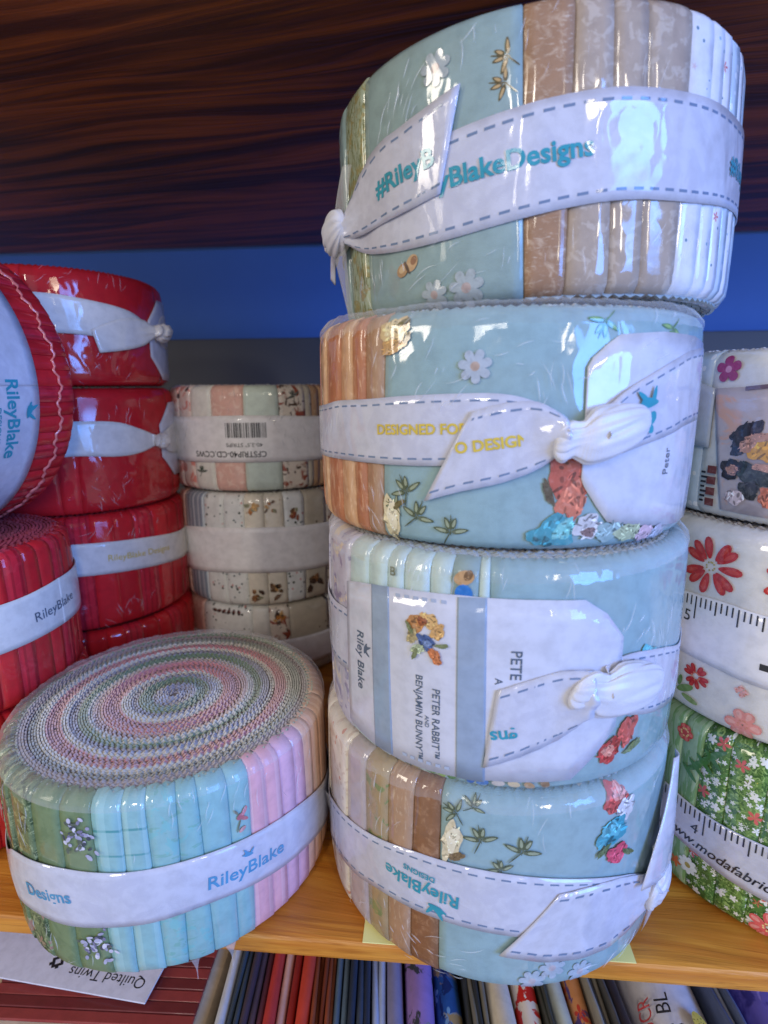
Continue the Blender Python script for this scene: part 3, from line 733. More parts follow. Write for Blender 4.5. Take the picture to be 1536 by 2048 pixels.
t2 = r2.patch('ribbon_tail', TA, TB, TO2, RIB)
r2.stitches(TA, TB, TO2, t2, STITCH)
r2.text('O DESIGNS', 258.6, 27.6, 3.8, 8, 2.05, GOLDINK, t2, .03)
r2.knot(282.5, 30.2, 23, 12, 5.6, RIBK, 1.8, 12)

# roll 1 (top, larger, pushed back a little)
r1 = mk((.0496, .2046, .1924), 60.7, 64.8, 'top roll of the centre stack, grey teal and brown strips, ribbon knotted at its left', SG, rt)
r1.core(COREM)
S1 = {}
for a, b, m in ((0, 60, TEAL), (60, 130, LAV), (130, 178, TEALD), (178, 197, TEALD), (197, 211, GRASS), (211, 255.7, TEALD), (255.7, 265.6, BROWN), (265.6, 274.6, TAUPE), (274.6, 282.4, TAUPE), (282.4, 293.2, TAUPE), (293.2, 301, WHITEF), (301, 306.4, WHITE), (306.4, 311.4, WHITEF), (311.4, 317, BLUEW), (317, 323, WHITE), (323, 331, BLUEW), (331, 343, WHITE), (343, 360, TEAL)):
    S1[a] = r1.strip(a, b, m, pillow=.6)
P1 = S1[211]
r1.shapes('printed_butterfly', 226.8, 11.6, [ell(-1.5, -.4, 1.9, 1.5, 30, ink(178, 140, 96)), ell(-1.6, -.2, 1.1, .8, 30, ink(206, 176, 132)), ell(1.5, .8, 2.1, 1.6, 50, ink(196, 160, 116)), ell(2.1, 1.3, 1.1, .9, 50, ink(150, 108, 74)), ell(0, 0, 1.7, .45, 115, ink(96, 72, 52))], .9, 0, 1.1, P1)
for th, z, s in ((234.6, 3.6, 1.3), (243, 4.2, 1.6), (236, 55, 1.4)): blossom(r1, th, z, s, (166, 176, 178), (178, 158, 150), P1)
for th, z in ((252.6, 53), (252.2, 47.6)): sprig(r1, th, z, 80, .9, P1, c1=(98, 86, 56), c2=(190, 160, 112))
K1 = [(203, 22.4, 28.9), (210, 18.9, 31.9), (218, 16.9, 34.9), (228, 15.9, 37.4), (240, 16.2, 40.0), (255.6, 18.3, 42.2), (265.7, 19.9, 43.6), (279, 21.3, 44.7), (297, 21.9, 45.1), (315, 23.5, 44.9), (335, 23.9, 44.9), (400, 23.9, 43.9), (470, 22.9, 41.9), (530, 21.9, 39.9), (552, 22.9, 34.9), (560, 24.4, 30.9)]
A1, B1 = band_ab(K1); g1a, g1b = gather(.07, 1.2, -1), gather(.95, 1.2)
of1 = lambda u, v: 1.35 + g1a(u, v) + g1b(u, v) + .12 * math.sin(u * 60)
b1 = r1.patch('ribbon', A1, B1, of1, RIB)
r1.stitches(A1, B1, of1, b1, STITCH)
r1.text('#RileyBlakeDesigns', 247.4, 30.4, 6.2, 5, 1.5, TEALINK, b1, .028)
r1.text('#Riley', 320, 33.5, 6.2, 0, 1.5, TEALINK, b1, .028)
TA, TB = [(203, 23.9), (212, 23.5), (222, 24.3), (230, 25.3), (237.4, 26.8)], [(203, 30.9), (209, 37.9), (218, 43.3), (229, 45.5), (242.3, 49.5)]
TO1 = addoff(2.0, gather(.35, 1.2, -1))
t1 = r1.patch('ribbon_tail', TA, TB, TO1, RIB)
r1.stitches(TA, TB, TO1, t1, STITCH)
r1.text('#RileyB', 227, 34, 6.2, 9, 2.15, TEALINK, t1, .028)
r1.knot(197, 27.0, 16, 12, 7.5, RIBK, 1.6, 6)
r1.patch('plastic_wrap_fold', [(186, 22), (192, 12), (196, 3)], [(202, 22), (200, 12), (199, 3)], lambda u, v: 3.5 - 2.4 * u + 1.2 * math.sin(3.1 * v), film_mat(), thick=.1)
r1.patch('plastic_wrap_fold', [(188, 29), (192, 38), (198, 46)], [(203, 28), (204, 36), (205, 44)], lambda u, v: 4.0 - 2.4 * u + 1.2 * math.sin(3.1 * v), film_mat(), thick=.1)
r1.patch('ribbon_tail', [(181, 16), (184, 21), (190, 25)], [(180, 31), (184, 31), (190, 29)], lambda u, v: 4.5 - 1.0 * u + 1.5 * math.sin(9 * v), RIB)
MIXB = [(44, 53.5, edge_mats(150, 160, 165)), (36, 44, edge_mats(196, 176, 160)), (20, 36, edge_mats(186, 188, 194))]
r1.layers([(48, 58.5, edge_mats(150, 170, 178)), (40, 48, edge_mats(190, 160, 130))], top=False)
r1.layers([(48, 58.5, edge_mats(150, 170, 178)), (40, 48, edge_mats(190, 160, 130)), (22, 40, edge_mats(180, 186, 196)), (4, 22, edge_mats(200, 180, 170))])
for r in (r2, r3, r4): r.layers([(47, 53, edge_mats(170, 186, 190)), (41, 47, edge_mats(200, 180, 160))])

for q, r in enumerate((r2, r3, r4)): r.rim_film(q + 2, 5)
r1.wrinkles(90, 1, [(222, 52, 5, 62), (232, 48, 4, 66), (240, 8, 5, 15), (262, 12, 5, 80), (275, 50, 6, 85), (290, 12, 6, 80), (215, 10, 4, 100), (252, 58, 6, 70)])
r2.wrinkles(80, 2, [(233, 52, 4, 60), (245, 40, 4, 70), (206, 30, 5, 50), (262, 53, 7, 10), (225, 12, 4, 110), (272, 40, 3, 110), (300, 53, 6, 40)])
r3.wrinkles(70, 3, [(240, 57, 5, 80), (270, 58, 7, 85), (300, 45, 6, 70), (310, 40, 5, 95), (205, 30, 4, 60), (322, 20, 4, 60)])
r4.wrinkles(80, 4, [(235, 12, 4, 120), (250, 8, 5, 20), (225, 48, 4, 70), (300, 8, 6, 30), (200, 20, 4, 100), (270, 60, 6, 85), (215, 8, 4, 70)])
# ------------------------------------------------------------------ low roll with its wound top in view
rl = mk((-.0783, .1858, .0002), 54.6, 62.0, 'low roll with spiral top of pink and green pinked layers, sage, aqua and pink sides', 'single roll in front of the red stack')
del rl.root['group']
rl.core(COREM)
SL = {}
for a, b, m in ((0, 40, PEACH), (40, 100, CREAM), (100, 160, PINK), (160, 200, OLIVE), (200, 219, OLIVE), (219, 233, OLIVE), (233, 245.4, OLIVE), (245.4, 256.4, GREEN), (256.4, 266.8, GREEN), (266.8, 274.8, AQUAP), (274.8, 282.3, AQUAP), (282.3, 289.9, AQUA), (289.9, 296.9, AQUA), (296.9, 305.2, AQUA2), (305.2, 311.6, AQUA2), (311.6, 318.1, PINK), (318.1, 324.4, PINK), (324.4, 330.6, PINKL), (330.6, 336.6, PINKL), (336.6, 342, PEACH), (342, 349, PEACH), (349, 360, PEACH)):
    SL[a] = rl.strip(a, b, m, lift=.25, pillow=.12)
for th, z, s in ((262.5, 50.5, 1.0), (263.2, 14, 1.0)):
    it = []; rn = random.Random(int(z))
    for i in range(46):
        q, a = rn.random() ** .6, rn.random() * 6.28
        x, y = 4.2 * q * math.cos(a) + .12 * i - 2.4, 6.2 * q * math.sin(a)
        c = rn.choice(((160, 160, 188), (196, 194, 214), (214, 212, 226), (176, 176, 200), (66, 72, 84), (88, 98, 84), (122, 118, 150)))
        it.append(ell(x, y, rn.uniform(.5, 1.15), rn.uniform(.35, .7), rn.random() * 180, ink(*c), d=.3 * rn.random()))
    rl.shapes('printed_lilac', th, z, it, 1.0, 0, s, SL[256.4])
rl.shapes('printed_flower', 308.6, 46.5, [ell(-.3, .4, 1.4, 1.0, 30, ink(176, 96, 110)), ell(1, 1.8, 1.6, .7, 60, ink(200, 124, 134)), ell(.8, -.8, 1.5, .6, -30, ink(188, 110, 120)), ell(-1, -2.6, 2.4, .25, 70, ink(110, 110, 96)), ell(-1.6, 2.4, 1.1, .4, 120, ink(120, 120, 104)), ell(0, -4.4, 1.3, .7, 30, ink(206, 150, 150))], 1.0, 0, .95, SL[305.2])
KL = [(0, 12, 30), (40, 12, 30), (120, 12, 30), (180, 12, 30), (219, 15, 31), (232, 17.6, 36), (248, 19.3, 39.2), (265, 20.6, 39.7), (281, 21.5, 39.4), (302, 22, 39.3), (331, 18, 36.5), (352, 13, 31), (360, 12, 30)]
AL, BL = band_ab(KL); ofl = lambda u, v: 1.3 + .12 * math.sin(u * 50 + 2 * v) + .35 * math.sin(v * math.pi)
bl = rl.patch('ribbon', AL, BL, ofl, RIB)
rl.text('RileyBlake', 309.5, 28.6, 6.0, -4, 1.75, cloth('pale_teal_ink', srgb(80, 150, 190), film=.6, weave=False), bl, .015)
rl.shapes('bird_mark', 309.5, 33.6, bird(MATS['pale_teal_ink']), 2.0, 0, .7, bl)
rl.text('Designs', 249, 29, 5.6, 10, 1.75, MATS['pale_teal_ink'], bl, .02)
sage, lilg, pk, crm, mv = edge_mats(104, 128, 92), edge_mats(150, 142, 156), edge_mats(206, 118, 122), edge_mats(206, 196, 180), edge_mats(150, 124, 122)
gry = edge_mats(136, 138, 124)
rl.layers([(1.5, 8, lilg), (8, 12.5, sage), (12.5, 15, lilg), (15, 18, crm), (18, 24.5, pk), (24.5, 27, edge_mats(196, 150, 146)), (27, 29, crm), (29, 32, sage), (32, 35, lilg), (35, 37, crm), (37, 41.5, pk), (41.5, 43.5, crm), (43.5, 46.5, gry), (46.5, 49.5, mv), (49.5, 51.6, sage)], pitch=.82, ds=1.05, zt=1.0)
rl.rim_film(9, 7, 4)
rl.wrinkles(70, 5, [(222, 45, 5, 80), (240, 52, 4, 85), (290, 56, 8, 85), (310, 54, 7, 80), (330, 48, 5, 80), (250, 8, 5, 60)], 1.1)
# torn film points hanging under the front edge
for th, w_, h_ in ((291, 2.2, 9), (303, 3.0, 11)):
    rl.patch('plastic_wrap_fold', [(th - w_, 1.5), (th, -h_ * .45), (th + .3, -h_)], [(th + w_, 1.5), (th + .8, -h_ * .45), (th + .6, -h_)], lambda u, v: .8 - .5 * u, film_mat(), thick=.08, k=3)

# ------------------------------------------------------------------ red stack
RG_ = 'solid red rolls stacked behind'
def octtag(r, t0, t1, z0, z1, off=1.6, cut=5, c=12):
    m = (t1 - t0) * .25
    return r.patch('hang_tag', [(t0, z0 + c), (t0 + m, z0 + .5), (t0 + 2 * m, z0), (t1 - m, z0 + .5), (t1, z0 + c)], [(t0, z1 - c), (t0 + m, z1 - .5), (t0 + 2 * m, z1), (t1 - m, z1 - .5), (t1, z1 - c)], off, CARD, lin=True)
def redroll(loc, R, H, label, bounds, mats, keys=None, rot=None, ribm=RIB2, off=1.5, group=RG_):
    r = mk(loc, R, H, label, group, rot); r.core(CORER)
    for i in range(len(bounds) - 1): r.strip(bounds[i], bounds[i + 1], mats[i % len(mats)], .3, .25)
    if keys:
        A, B = band_ab(keys); o_ = addoff(off, gather(.97, .8) if keys[-1][0] - keys[0][0] < 359.9 else (lambda u, v: 0.0)); o_ = o_ if keys[-1][0] - keys[0][0] < 359.9 else off; r.rib = r.patch('ribbon', A, B, o_, ribm); r.A, r.B = A, B
    return r
cy = Vector((-.1745, .3125, 0))
a1 = redroll(cy + Vector((0, 0, .1738)), 52.4, 53.5, 'top glossy red roll of the red stack, knotted ribbon over white tag', [0, 60, 130, 200, 275, 285, 360], [RED, RED2], [(358 - 360, 24, 31), (10, 20, 38), (60, 20, 40), (180, 20, 40), (260, 22, 41), (291, 23.6, 41), (308, 23.5, 39.8), (333, 21.5, 36.5), (345, 23.5, 32), (352, 26, 30)])
a1.patch('ribbon_tail', [(316, 15.5), (330, 17.5), (342, 20.5), (350, 25)], [(313, 26), (328, 32), (341, 33), (350, 30)], addoff(2.2, gather(.5, 1.2)), RIB2)
octtag(a1, 348, 398, 3, 45, 1.4)
a1.knot(355, 27.5, 12, 11, 8, RIB2, 1.8, -10)
a2 = redroll(cy + Vector((.001, -.001, .1115)), 52.4, 61.5, 'glossy red roll directly under the topmost one, ribbon gathered into thin knot', [0, 70, 150, 230, 290, 300, 360], [RED, RED2], [(350 - 360, 30, 36), (5, 25, 42), (60, 27, 45), (200, 28, 45), (280, 29, 45.5), (300, 29.5, 46), (320, 28, 45), (333, 29, 41), (342, 31.5, 37.5)])
octtag(a2, 348, 398, 13, 54, 1.4)
a2.knot(345.5, 34, 9, 9, 6, RIB2, 1.6, -8)
a2.patch('ribbon_tail', [(347, 32), (352, 28), (358, 26)], [(347, 37), (352, 39), (358, 41)], addoff(2.4, gather(.3, 1, -1)), RIB2)
a3 = redroll(cy + Vector((.002, -.001, .0505)), 52.4, 60.5, 'red roll of narrow strips with gold lettering on its plain ribbon', list(range(0, 361, 12)), [REDP, RED, RED2], [(0, 26, 42), (60, 27, 44), (180, 30, 46), (270, 31, 48), (290, 31, 47.6), (324, 29, 45.5), (348, 27, 43), (360, 26, 42)])
a3.text('RileyBlake Designs', 326, 37, 4.6, -4, 1.75, GOLDINK, a3.rib, .0)
a4 = redroll(cy + Vector((.004, -.001, .0002)), 52.4, 50, 'lowest red roll of the red stack, partly behind the spiral topped roll', list(range(0, 361, 10)), [RED, REDP, RED2], [(0, 8, 22), (90, 8, 22), (180, 8, 22), (270, 8, 22), (360, 8, 22)])
for r in (a1, a2, a3): r.layers([(44, 49, edge_mats(150, 16, 28, .15)), (38, 44, edge_mats(120, 14, 24, .15))])

RN = 'red rolls at the left end'
c2 = redroll((-.180, .2125, .0002), 48.4, 54.5, 'red roll at the shelf, beneath the upright red roll of narrow strips', list(range(0, 361, 9)), [REDP, RED, RED2], None, group=RN)
c1 = redroll((-.182, .2095, .0553), 49.4, 60.5, 'upright red roll of narrow strips, carrying the one that stands on its edge', list(range(0, 361, 8)), [REDP, RED2, RED], [(0, 24.5, 43.5), (90, 23, 42), (180, 23, 42), (270, 23, 42), (330, 24, 42), (352, 24.5, 43), (360, 24.5, 43.5)], group=RN)
c1.layers([(34, 46, edge_mats(140, 20, 34, .2)), (4, 34, edge_mats(110, 14, 26, .2))])
c1.text('RileyBlake', 357, 33, 5.4, 3, 1.75, GREYINK, c1.rib, .0)
ax = math.radians(16)
rotB = Matrix(((math.cos(ax), 0, math.sin(ax)), (-math.sin(ax), 0, math.cos(ax)), (0, -1, 0)))
bb_ = redroll((-.1985, .190, .1735), 56.4, 63.5, 'red roll standing on its edge, wide white ribbon facing out', list(range(0, 361, 6)), [REDP, RED2, RED, RED], [(0, 13, 43), (90, 13, 43), (180, 13, 43), (270, 13, 43), (360, 13, 43)], rotB, RIB, group=RN)
bb_.text('RileyBlake', 12, 31.5, 7.0, 0, 1.75, TEALINK, bb_.rib, .02)
bb_.text('DESIGNS', 14, 25.5, 3.4, 0, 1.75, TEALINK, bb_.rib, .01)
bb_.shapes('bird_mark', 9, 38, bird(TEALINK), 2.0, 0, 1.2, bb_.rib)
bb_.layers([(44, 53, edge_mats(150, 20, 34, .2)), (4, 44, edge_mats(130, 16, 28, .2))])
bb_.layers([(44, 53, edge_mats(150, 20, 34, .2)), (4, 44, edge_mats(130, 16, 28, .2))], top=False)
# heat seam of the shrink film, a thin raised wavy line
V, Fc = [], []
n = 120
for i in range(n + 1):
    th = -75 + 150 * i / n; z = 50.5 + 1.0 * math.sin(i * .55) + .7 * math.sin(i * 1.9) + 2.5 * math.cos(th * D2R)
    for d, dz in ((0, -.35), (.9, 0), (0, .35)): V.append(bb_.pt(th, z + dz, .9 + d))
for i in range(n):
    for k in range(2): p = 3 * i + k; Fc.append((p, p + 3, p + 4, p + 1))
link('plastic_wrap_seam', V, Fc, cloth('film_seam', srgb(226, 120, 112), film=1, weave=False), bb_.root, [(0, 0)] * len(V))

for q, r in enumerate((a1, a2, a3)): r.wrinkles(46, 20 + q, [(318, 12, 5, 60), (308, 8, 5, 120), (325, 50, 6, 80), (300, 48, 6, 30)], 1.1)
# ------------------------------------------------------------------ pastel stack
PG = 'printed rolls stacked in the back row'
px_, py_ = -.075, .357
p3 = mk((px_ - .001, py_ + .002, .0002), 54.4, 47.5, 'cream roll at the bottom of the back row, mostly hidden by the spiral topped roll', PG)
p2 = mk((px_, py_ - .001, .0485), 54.4, 66.5, 'slate and off white sprigged roll with plain paper band in the back row', PG)
p1 = mk((px_ - .001, py_, .1158), 54.4, 58.5, 'blush and mint roll with upside down barcode on its paper band', PG)
for r, st_ in ((p3, ((0, 90, CREAM), (90, 200, BEIGE), (200, 232, BLUSH), (232, 268, OFFWD), (268, 279, OFFW), (279, 291, COWF), (291, 318, BEIGE), (318, 360, OFFW))),
               (p2, ((0, 80, BEIGE), (80, 190, OFFW), (190, 220, BLUSH), (220, 240, SLATE), (240, 254, OFFWD), (254, 267, OFFWD), (267, 278.6, CREAM), (278.6, 290, CREAM), (290, 302, OFFWD), (302, 318, BEIGE), (318, 360, COWF))),
               (p1, ((0, 80, BEIGE), (80, 190, OFFW), (190, 225, BLUSHF), (225, 237, BLUSHF), (237, 252, OFFW), (252, 270.5, BLUSH), (270.5, 291, MINT), (291, 307, COWF), (307, 311, BEIGE), (311, 316, BROWN2), (316, 321, TAN), (321, 328, DKBROWN), (328, 360, BEIGE)))):
    r.core(COREM)
    for a, b, m in st_: r.strip(a, b, m, .3, .25)
    r.layers([(45, 51, edge_mats(200, 190, 184)), (38, 45, edge_mats(190, 170, 160))])
def cowspot(r, th, z, s, c=(186, 120, 60), d=(70, 50, 40)):
    rn = random.Random(int(th * 10 + z)); it = []
    for i in range(7):
        it.append((rn.uniform(-3, 3), rn.uniform(-3.4, 3.4), rn.uniform(.9, 2.4), rn.uniform(.6, 1.5), rn.random() * 180, rn.choice((c, c, d, (206, 160, 100), (110, 84, 60), (150, 150, 120)))))
    r.shapes('printed_flower', th, z, painted(it), 1.0, 0, s)
cowspot(p2, 272, 57.5, 1.0); cowspot(p2, 282, 59.5, .8, (176, 116, 62)); cowspot(p2, 296, 55, 1.0, (150, 84, 60))
cowspot(p2, 273, 8, 1.05, (140, 96, 60)); cowspot(p2, 284, 9.5, 1.15, (120, 90, 66), (56, 46, 40)); cowspot(p2, 308, 10, 1.3, (140, 96, 60)); cowspot(p3, 284, 42, 1.0, (190, 120, 50))
for k in range(6): p3.shapes('printed_leaf', 243 + 3.4 * k, 43.6, [ell(0, 0, 1.7, 1.0, 20 * k, ink(64, 48, 48)), ell(.6, .4, .7, .5, 0, ink(120, 70, 64))], 1.0)
sprig(p1, 243, 11, 0, .9, None, 1.0, (60, 76, 70), (110, 120, 110)); sprig(p1, 300, 52, 30, .9, None, 1.0, (70, 76, 70), (120, 120, 110))
KP = [(0, 17, 42), (90, 17, 42), (180, 16.5, 41), (212, 16.5, 41), (272, 17, 42.4), (318, 16.5, 41), (360, 17, 42)]
A_, B_ = band_ab(KP); bp1 = p1.patch('paper_band', A_, B_, 1.4, PAPER)
KP = [(0, 19, 46), (90, 19, 46), (180, 16, 43), (204, 17, 43), (236, 20, 46.5), (268, 21.4, 48), (316, 19.5, 46.5), (360, 19, 46)]
A_, B_ = band_ab(KP); p2.patch('paper_band', A_, B_, 1.4, PAPER)
A_, B_ = band_ab([(0, 8, 26), (90, 8, 26), (180, 8, 26), (270, 8, 26), (360, 8, 26)]); p3.patch('paper_band', A_, B_, 1.4, PAPER)
p1.text('CFSTRIP40-CD.CCWS', 261.5, 21.6, 4.6, 180, 1.5, INK, bp1, .012, width=.92)
p1.text('40-2.5" STRIPS', 270.5, 26.6, 2.9, 180, 1.5, INK, bp1, .004, width=1.1)
random.seed(3); it = []; x = -10.5
while x < 10.5:
    wd = random.choice((.28, .45, .75)); it.append(rect(x, -4, x + wd, 4, INK)); x += wd + random.choice((.35, .5, .7))
p1.shapes('barcode', 271.5, 34.4, it, 1.55, 0, 1, bp1)

p1.wrinkles(50, 31, [(290, 44, 5, 60), (262, 50, 5, 80), (300, 30, 4, 110), (230, 30, 4, 70)], 1.5)
# ------------------------------------------------------------------ right stack
RS = 'rolls stacked beside the centre stack with measuring tape bands'
g3 = mk((.1525, .1865, .0002), 55.8, 64.5, 'green garden print roll with measuring tape band, standing on the oak shelf', RS)
g2 = mk((.1525, .1865, .0652), 55.4, 65.2, 'white roll with red poppies and measuring tape band', RS)
g1 = mk((.1525, .1905, .1308), 52.6, 51.5, 'small roll with printed photograph wrapper on top of the poppy roll', RS)
for r, st_ in ((g3, ((0, 100, GDARK), (100, 190, GFLOR), (190, 202, GPALE), (202, 209, GPALE), (209, 218, GDARK), (218, 228, GFLOR), (228, 240, GDARK), (240, 260, GFLOR), (260, 300, GPALE), (300, 360, GFLOR))),
               (g2, ((0, 120, POPW), (120, 185, OFFW), (185, 290, POPW), (290, 360, POPW))),
               (g1, ((0, 90, OFFW), (90, 170, BLUEW), (170, 196, BLUEW), (196, 290, OFFW), (290, 360, OFFW)))):
    r.core(COREM)
    for a, b, m in st_: r.strip(a, b, m, .3, .25)
g3.layers([(45, 52, edge_mats(110, 92, 116, .45)), (36, 45, edge_mats(140, 120, 130, .5))], zt=1.4)
g2.layers([(43, 51, edge_mats(190, 176, 176))]); g1.layers([(4, 49, edge_mats(190, 186, 196))])
rp, rp2 = ink(198, 46, 40), ink(222, 110, 92)
def daisy(r, th, z, n, L, W, r0, c1, c2, ctr, s=1, rot=0):
    it = []
    for i in range(n):
        a = 360 * i / n + 8 * math.sin(i * 2.3)
        it.append(ell(r0 * math.cos(a * D2R), r0 * math.sin(a * D2R), L, W, a, c1, .3)); it.append(ell((r0 + .6) * math.cos(a * D2R), (r0 + .6) * math.sin(a * D2R), L * .55, W * .45, a, c2, .3))
    for i in range(9): it.append(ell(1.3 * math.sin(i * 2.4), 1.3 * math.cos(i * 2.4), .32, .32, 0, ctr))
    r.shapes('printed_flower', th, z, it, 1.0, rot, s)
daisy(g2, 204.4, 52, 11, 3.5, 1.35, 5.8, rp, ink(214, 74, 62), ink(190, 170, 100), 1.0)
daisy(g2, 204.0, 14.6, 10, 1.7, .75, 2.6, ink(190, 36, 36), ink(206, 64, 56), ink(220, 120, 90))
daisy(g2, 219.5, 5.4, 6, 2.4, 1.6, 2.6, ink(232, 150, 140), ink(238, 176, 166), ink(220, 140, 120))
daisy(g2, 218, 16, 4, .9, .6, 1.0, ink(236, 170, 162), ink(240, 190, 180), ink(220, 140, 120))
daisy(g2, 228, 52, 11, 3.2, 1.3, 5.4, rp, rp2, ink(190, 170, 100)); daisy(g2, 238, 10, 10, 2.4, 1.0, 3.6, rp, rp2, ink(220, 120, 90))
g2.shapes('printed_leaf', 200.5, 8.6, [ell(0, 0, 3.4, 1.2, 30, ink(120, 150, 84)), ell(2, -3, 3, 1.0, -10, ink(140, 164, 100)), ell(-2, 2, 2, .8, 80, ink(110, 142, 80))], 1.0)
daisy(g3, 202.6, 58.3, 6, 1.6, 1.2, 1.4, ink(206, 60, 48), ink(226, 110, 90), ink(240, 200, 120))
daisy(g3, 234, 6, 7, 2.4, 1.4, 3.0, ink(222, 96, 92), ink(236, 150, 140), ink(240, 210, 140))
g3.shapes('printed_daisy', 209.4, 11.4, PF(0, 9, 1.6, .8, 1.7, ink(232, 236, 228), ink(176, 160, 90), 1.0), 1.0)
g3.shapes('printed_leaf', 209, 50, sum([[ell(-3 + 1.1 * k, (k - 3) * 1.5 + (k % 2), 3.6, .8, 40 if k % 2 else 140, ink(70, 120, 56))] for k in range(8)], []), 1.0)
def tape(r, keys, num, numth, www=None, off=1.4):
    A, B = band_ab(keys); b = r.patch('measuring_tape_band', A, B, off, PAPER if www is None else RIB)
    zt = lambda th: [k for k in keys if k[0] <= th][-1]
    it = []; per = math.degrees(1.59 / r.R); k = 0; th = numth - 20 * per
    f = r.mapper(0, 0, 0, off + .12)
    import bisect
    ths = [q[0] for q in keys]
    while th < numth + 36 * per:
        i = max(0, min(len(keys) - 2, bisect.bisect(ths, th) - 1)); q = (th - ths[i]) / (ths[i + 1] - ths[i])
        top = keys[i][2] + (keys[i + 1][2] - keys[i][2]) * q - .5
        k = round((th - numth) / per)
        L = 7.5 if k % 16 == 0 else (5.6 if k % 8 == 0 else (4.4 if k % 4 == 0 else 3.2))
        u = th * D2R * r.R
        it.append(rect(u - .22, top - L, u + .22, top, INK)); th += per
    shapes('tape_ticks', f, it, b)
    return b
KT = [(0, 20, 41), (90, 20, 41), (180, 20, 41), (195, 21, 41.5), (210, 20.5, 42.2), (225, 19.5, 41.5), (280, 20, 41), (360, 20, 41)]
tb = tape(g2, KT, '5', 201.5); g2.text('5', 199.0, 34.0, 5.4, -3, 1.55, INK, tb, .0)
g2.shapes('tape_ticks', 223, 26, [rect(-1.2, -1, 1.2, 1, INK)], 1.55, 0, 1, tb)
KT = [(0, 14, 36), (90, 14, 36), (180, 17, 36), (197, 19.6, 36), (211, 18.4, 34.6), (231, 15.6, 34.4), (290, 14, 36), (360, 14, 36)]
tb = tape(g3, KT, '4', 213.2, 1); g3.text('4', 210.4, 27.2, 5.2, -5, 1.55, INK, tb, .0)
g3.text('www.modafabrics.com', 222.5, 21.2, 4.7, -5, 1.55, INK, tb, .012, shear=.25)
# wrapper photograph on the small top roll: two people with dark hair, generic
wr = g1.patch('printed_wrapper', [(205.5, 3.5), (225, 3), (250, 3), (275, 3)], [(199, 40), (225, 41), (250, 41), (275, 41)], 1.4, cloth('photo_ground', srgb(196, 184, 186), [('blotch', srgb(170, 158, 162), dict(s=.06)), ('blotch', srgb(214, 170, 150), dict(s=.09, seed=6, lo=.58, hi=.66))], film=.9, weave=False))
hair, skin, org, drk = ink(48, 34, 34), ink(196, 146, 124), ink(224, 164, 66), ink(56, 64, 62)
g1.shapes('printed_photograph', 213, 19, painted([(-2, 9, 5.2, 3.2, 30, (48, 34, 34)), (-3.6, 4.6, 3.2, 2.4, 70, (48, 34, 34)), (6, 5, 6.5, 4.6, 10, (224, 164, 66)), (-1.2, 5.2, 2.8, 2.0, 50, (196, 146, 124)), (2, 8, 3.6, 1.4, 10, (196, 146, 124)), (2, -4, 7.5, 3.4, -14, (56, 64, 62)), (-5.2, -2.8, 3.6, 3.2, 60, (44, 34, 34)), (-4.8, -3.2, 1.9, 1.7, 30, (186, 136, 114)), (4.6, -1.6, 3.4, 1.2, -10, (200, 150, 130)), (1, -9, 3, 3, 60, (60, 60, 60)), (7, -11, 3, 3.4, 80, (206, 120, 96)), (-3, -12, 2.4, 3, 90, (214, 196, 200)), (12, -10, 2, 4, 90, (206, 160, 150))]), 1.6, 0, .9, wr)
g1.shapes('printed_stripes', 201.6, 8, [rect(-1.6, -4 + 3.4 * k, 1.4, -1.6 + 3.4 * k, ink(120, 60, 56)) for k in range(4)], 1.6, 0, 1, g1.root)
g1.shapes('printed_marks', 198.6, 9, [rect(-.9, -4 + 1.5 * k, .6 + .4 * (k % 3), -3.3 + 1.5 * k, INK) for k in range(7)], 1.6, 0, 1, g1.root)
g1.shapes('printed_flower', 202.4, 45.6, PF(.4, 5, 1.5, 1.1, 1.7, ink(168, 54, 112), ink(220, 150, 180), .8), 1.0, 0, 1.25)
g1.shapes('printed_ribbon_line', 214.5, 40.5, [rect(-5, -.6, 8, .6, ink(110, 84, 92))], 1.6, 6, 1, wr)
g1.patch('ribbon_tail', [(189, 26), (193, 23), (199, 22)], [(187, 42), (193, 42), (199, 40)], lambda u, v: 1.3 + 1.2 * math.sin(u * 3.1), cloth('grey_ribbon', srgb(170, 180, 196), film=.8))

# rolls glimpsed behind the right stack
BG = 'rolls glimpsed behind the right stack'
for k, (z, hh, ms) in enumerate(((.0002, 58, (BEIGE, IVORY)), (.0586, 58, (TAN, IVORY)), (.117, 58, (IVORY, TAN, BLUSH)))):
    r = mk((.158, .322, z), 54, hh, ('cream roll at the bottom, behind the right stack', 'tan roll in the middle, behind the right stack', 'ivory and tan roll glimpsed between the centre stack and the photograph roll')[k], BG)
    r.core(COREM)
    for i in range(18): r.strip(i * 20, i * 20 + 20, ms[i % len(ms)], .3, .5)
    if k == 2: r.layers([(43, 50, edge_mats(190, 170, 160))])

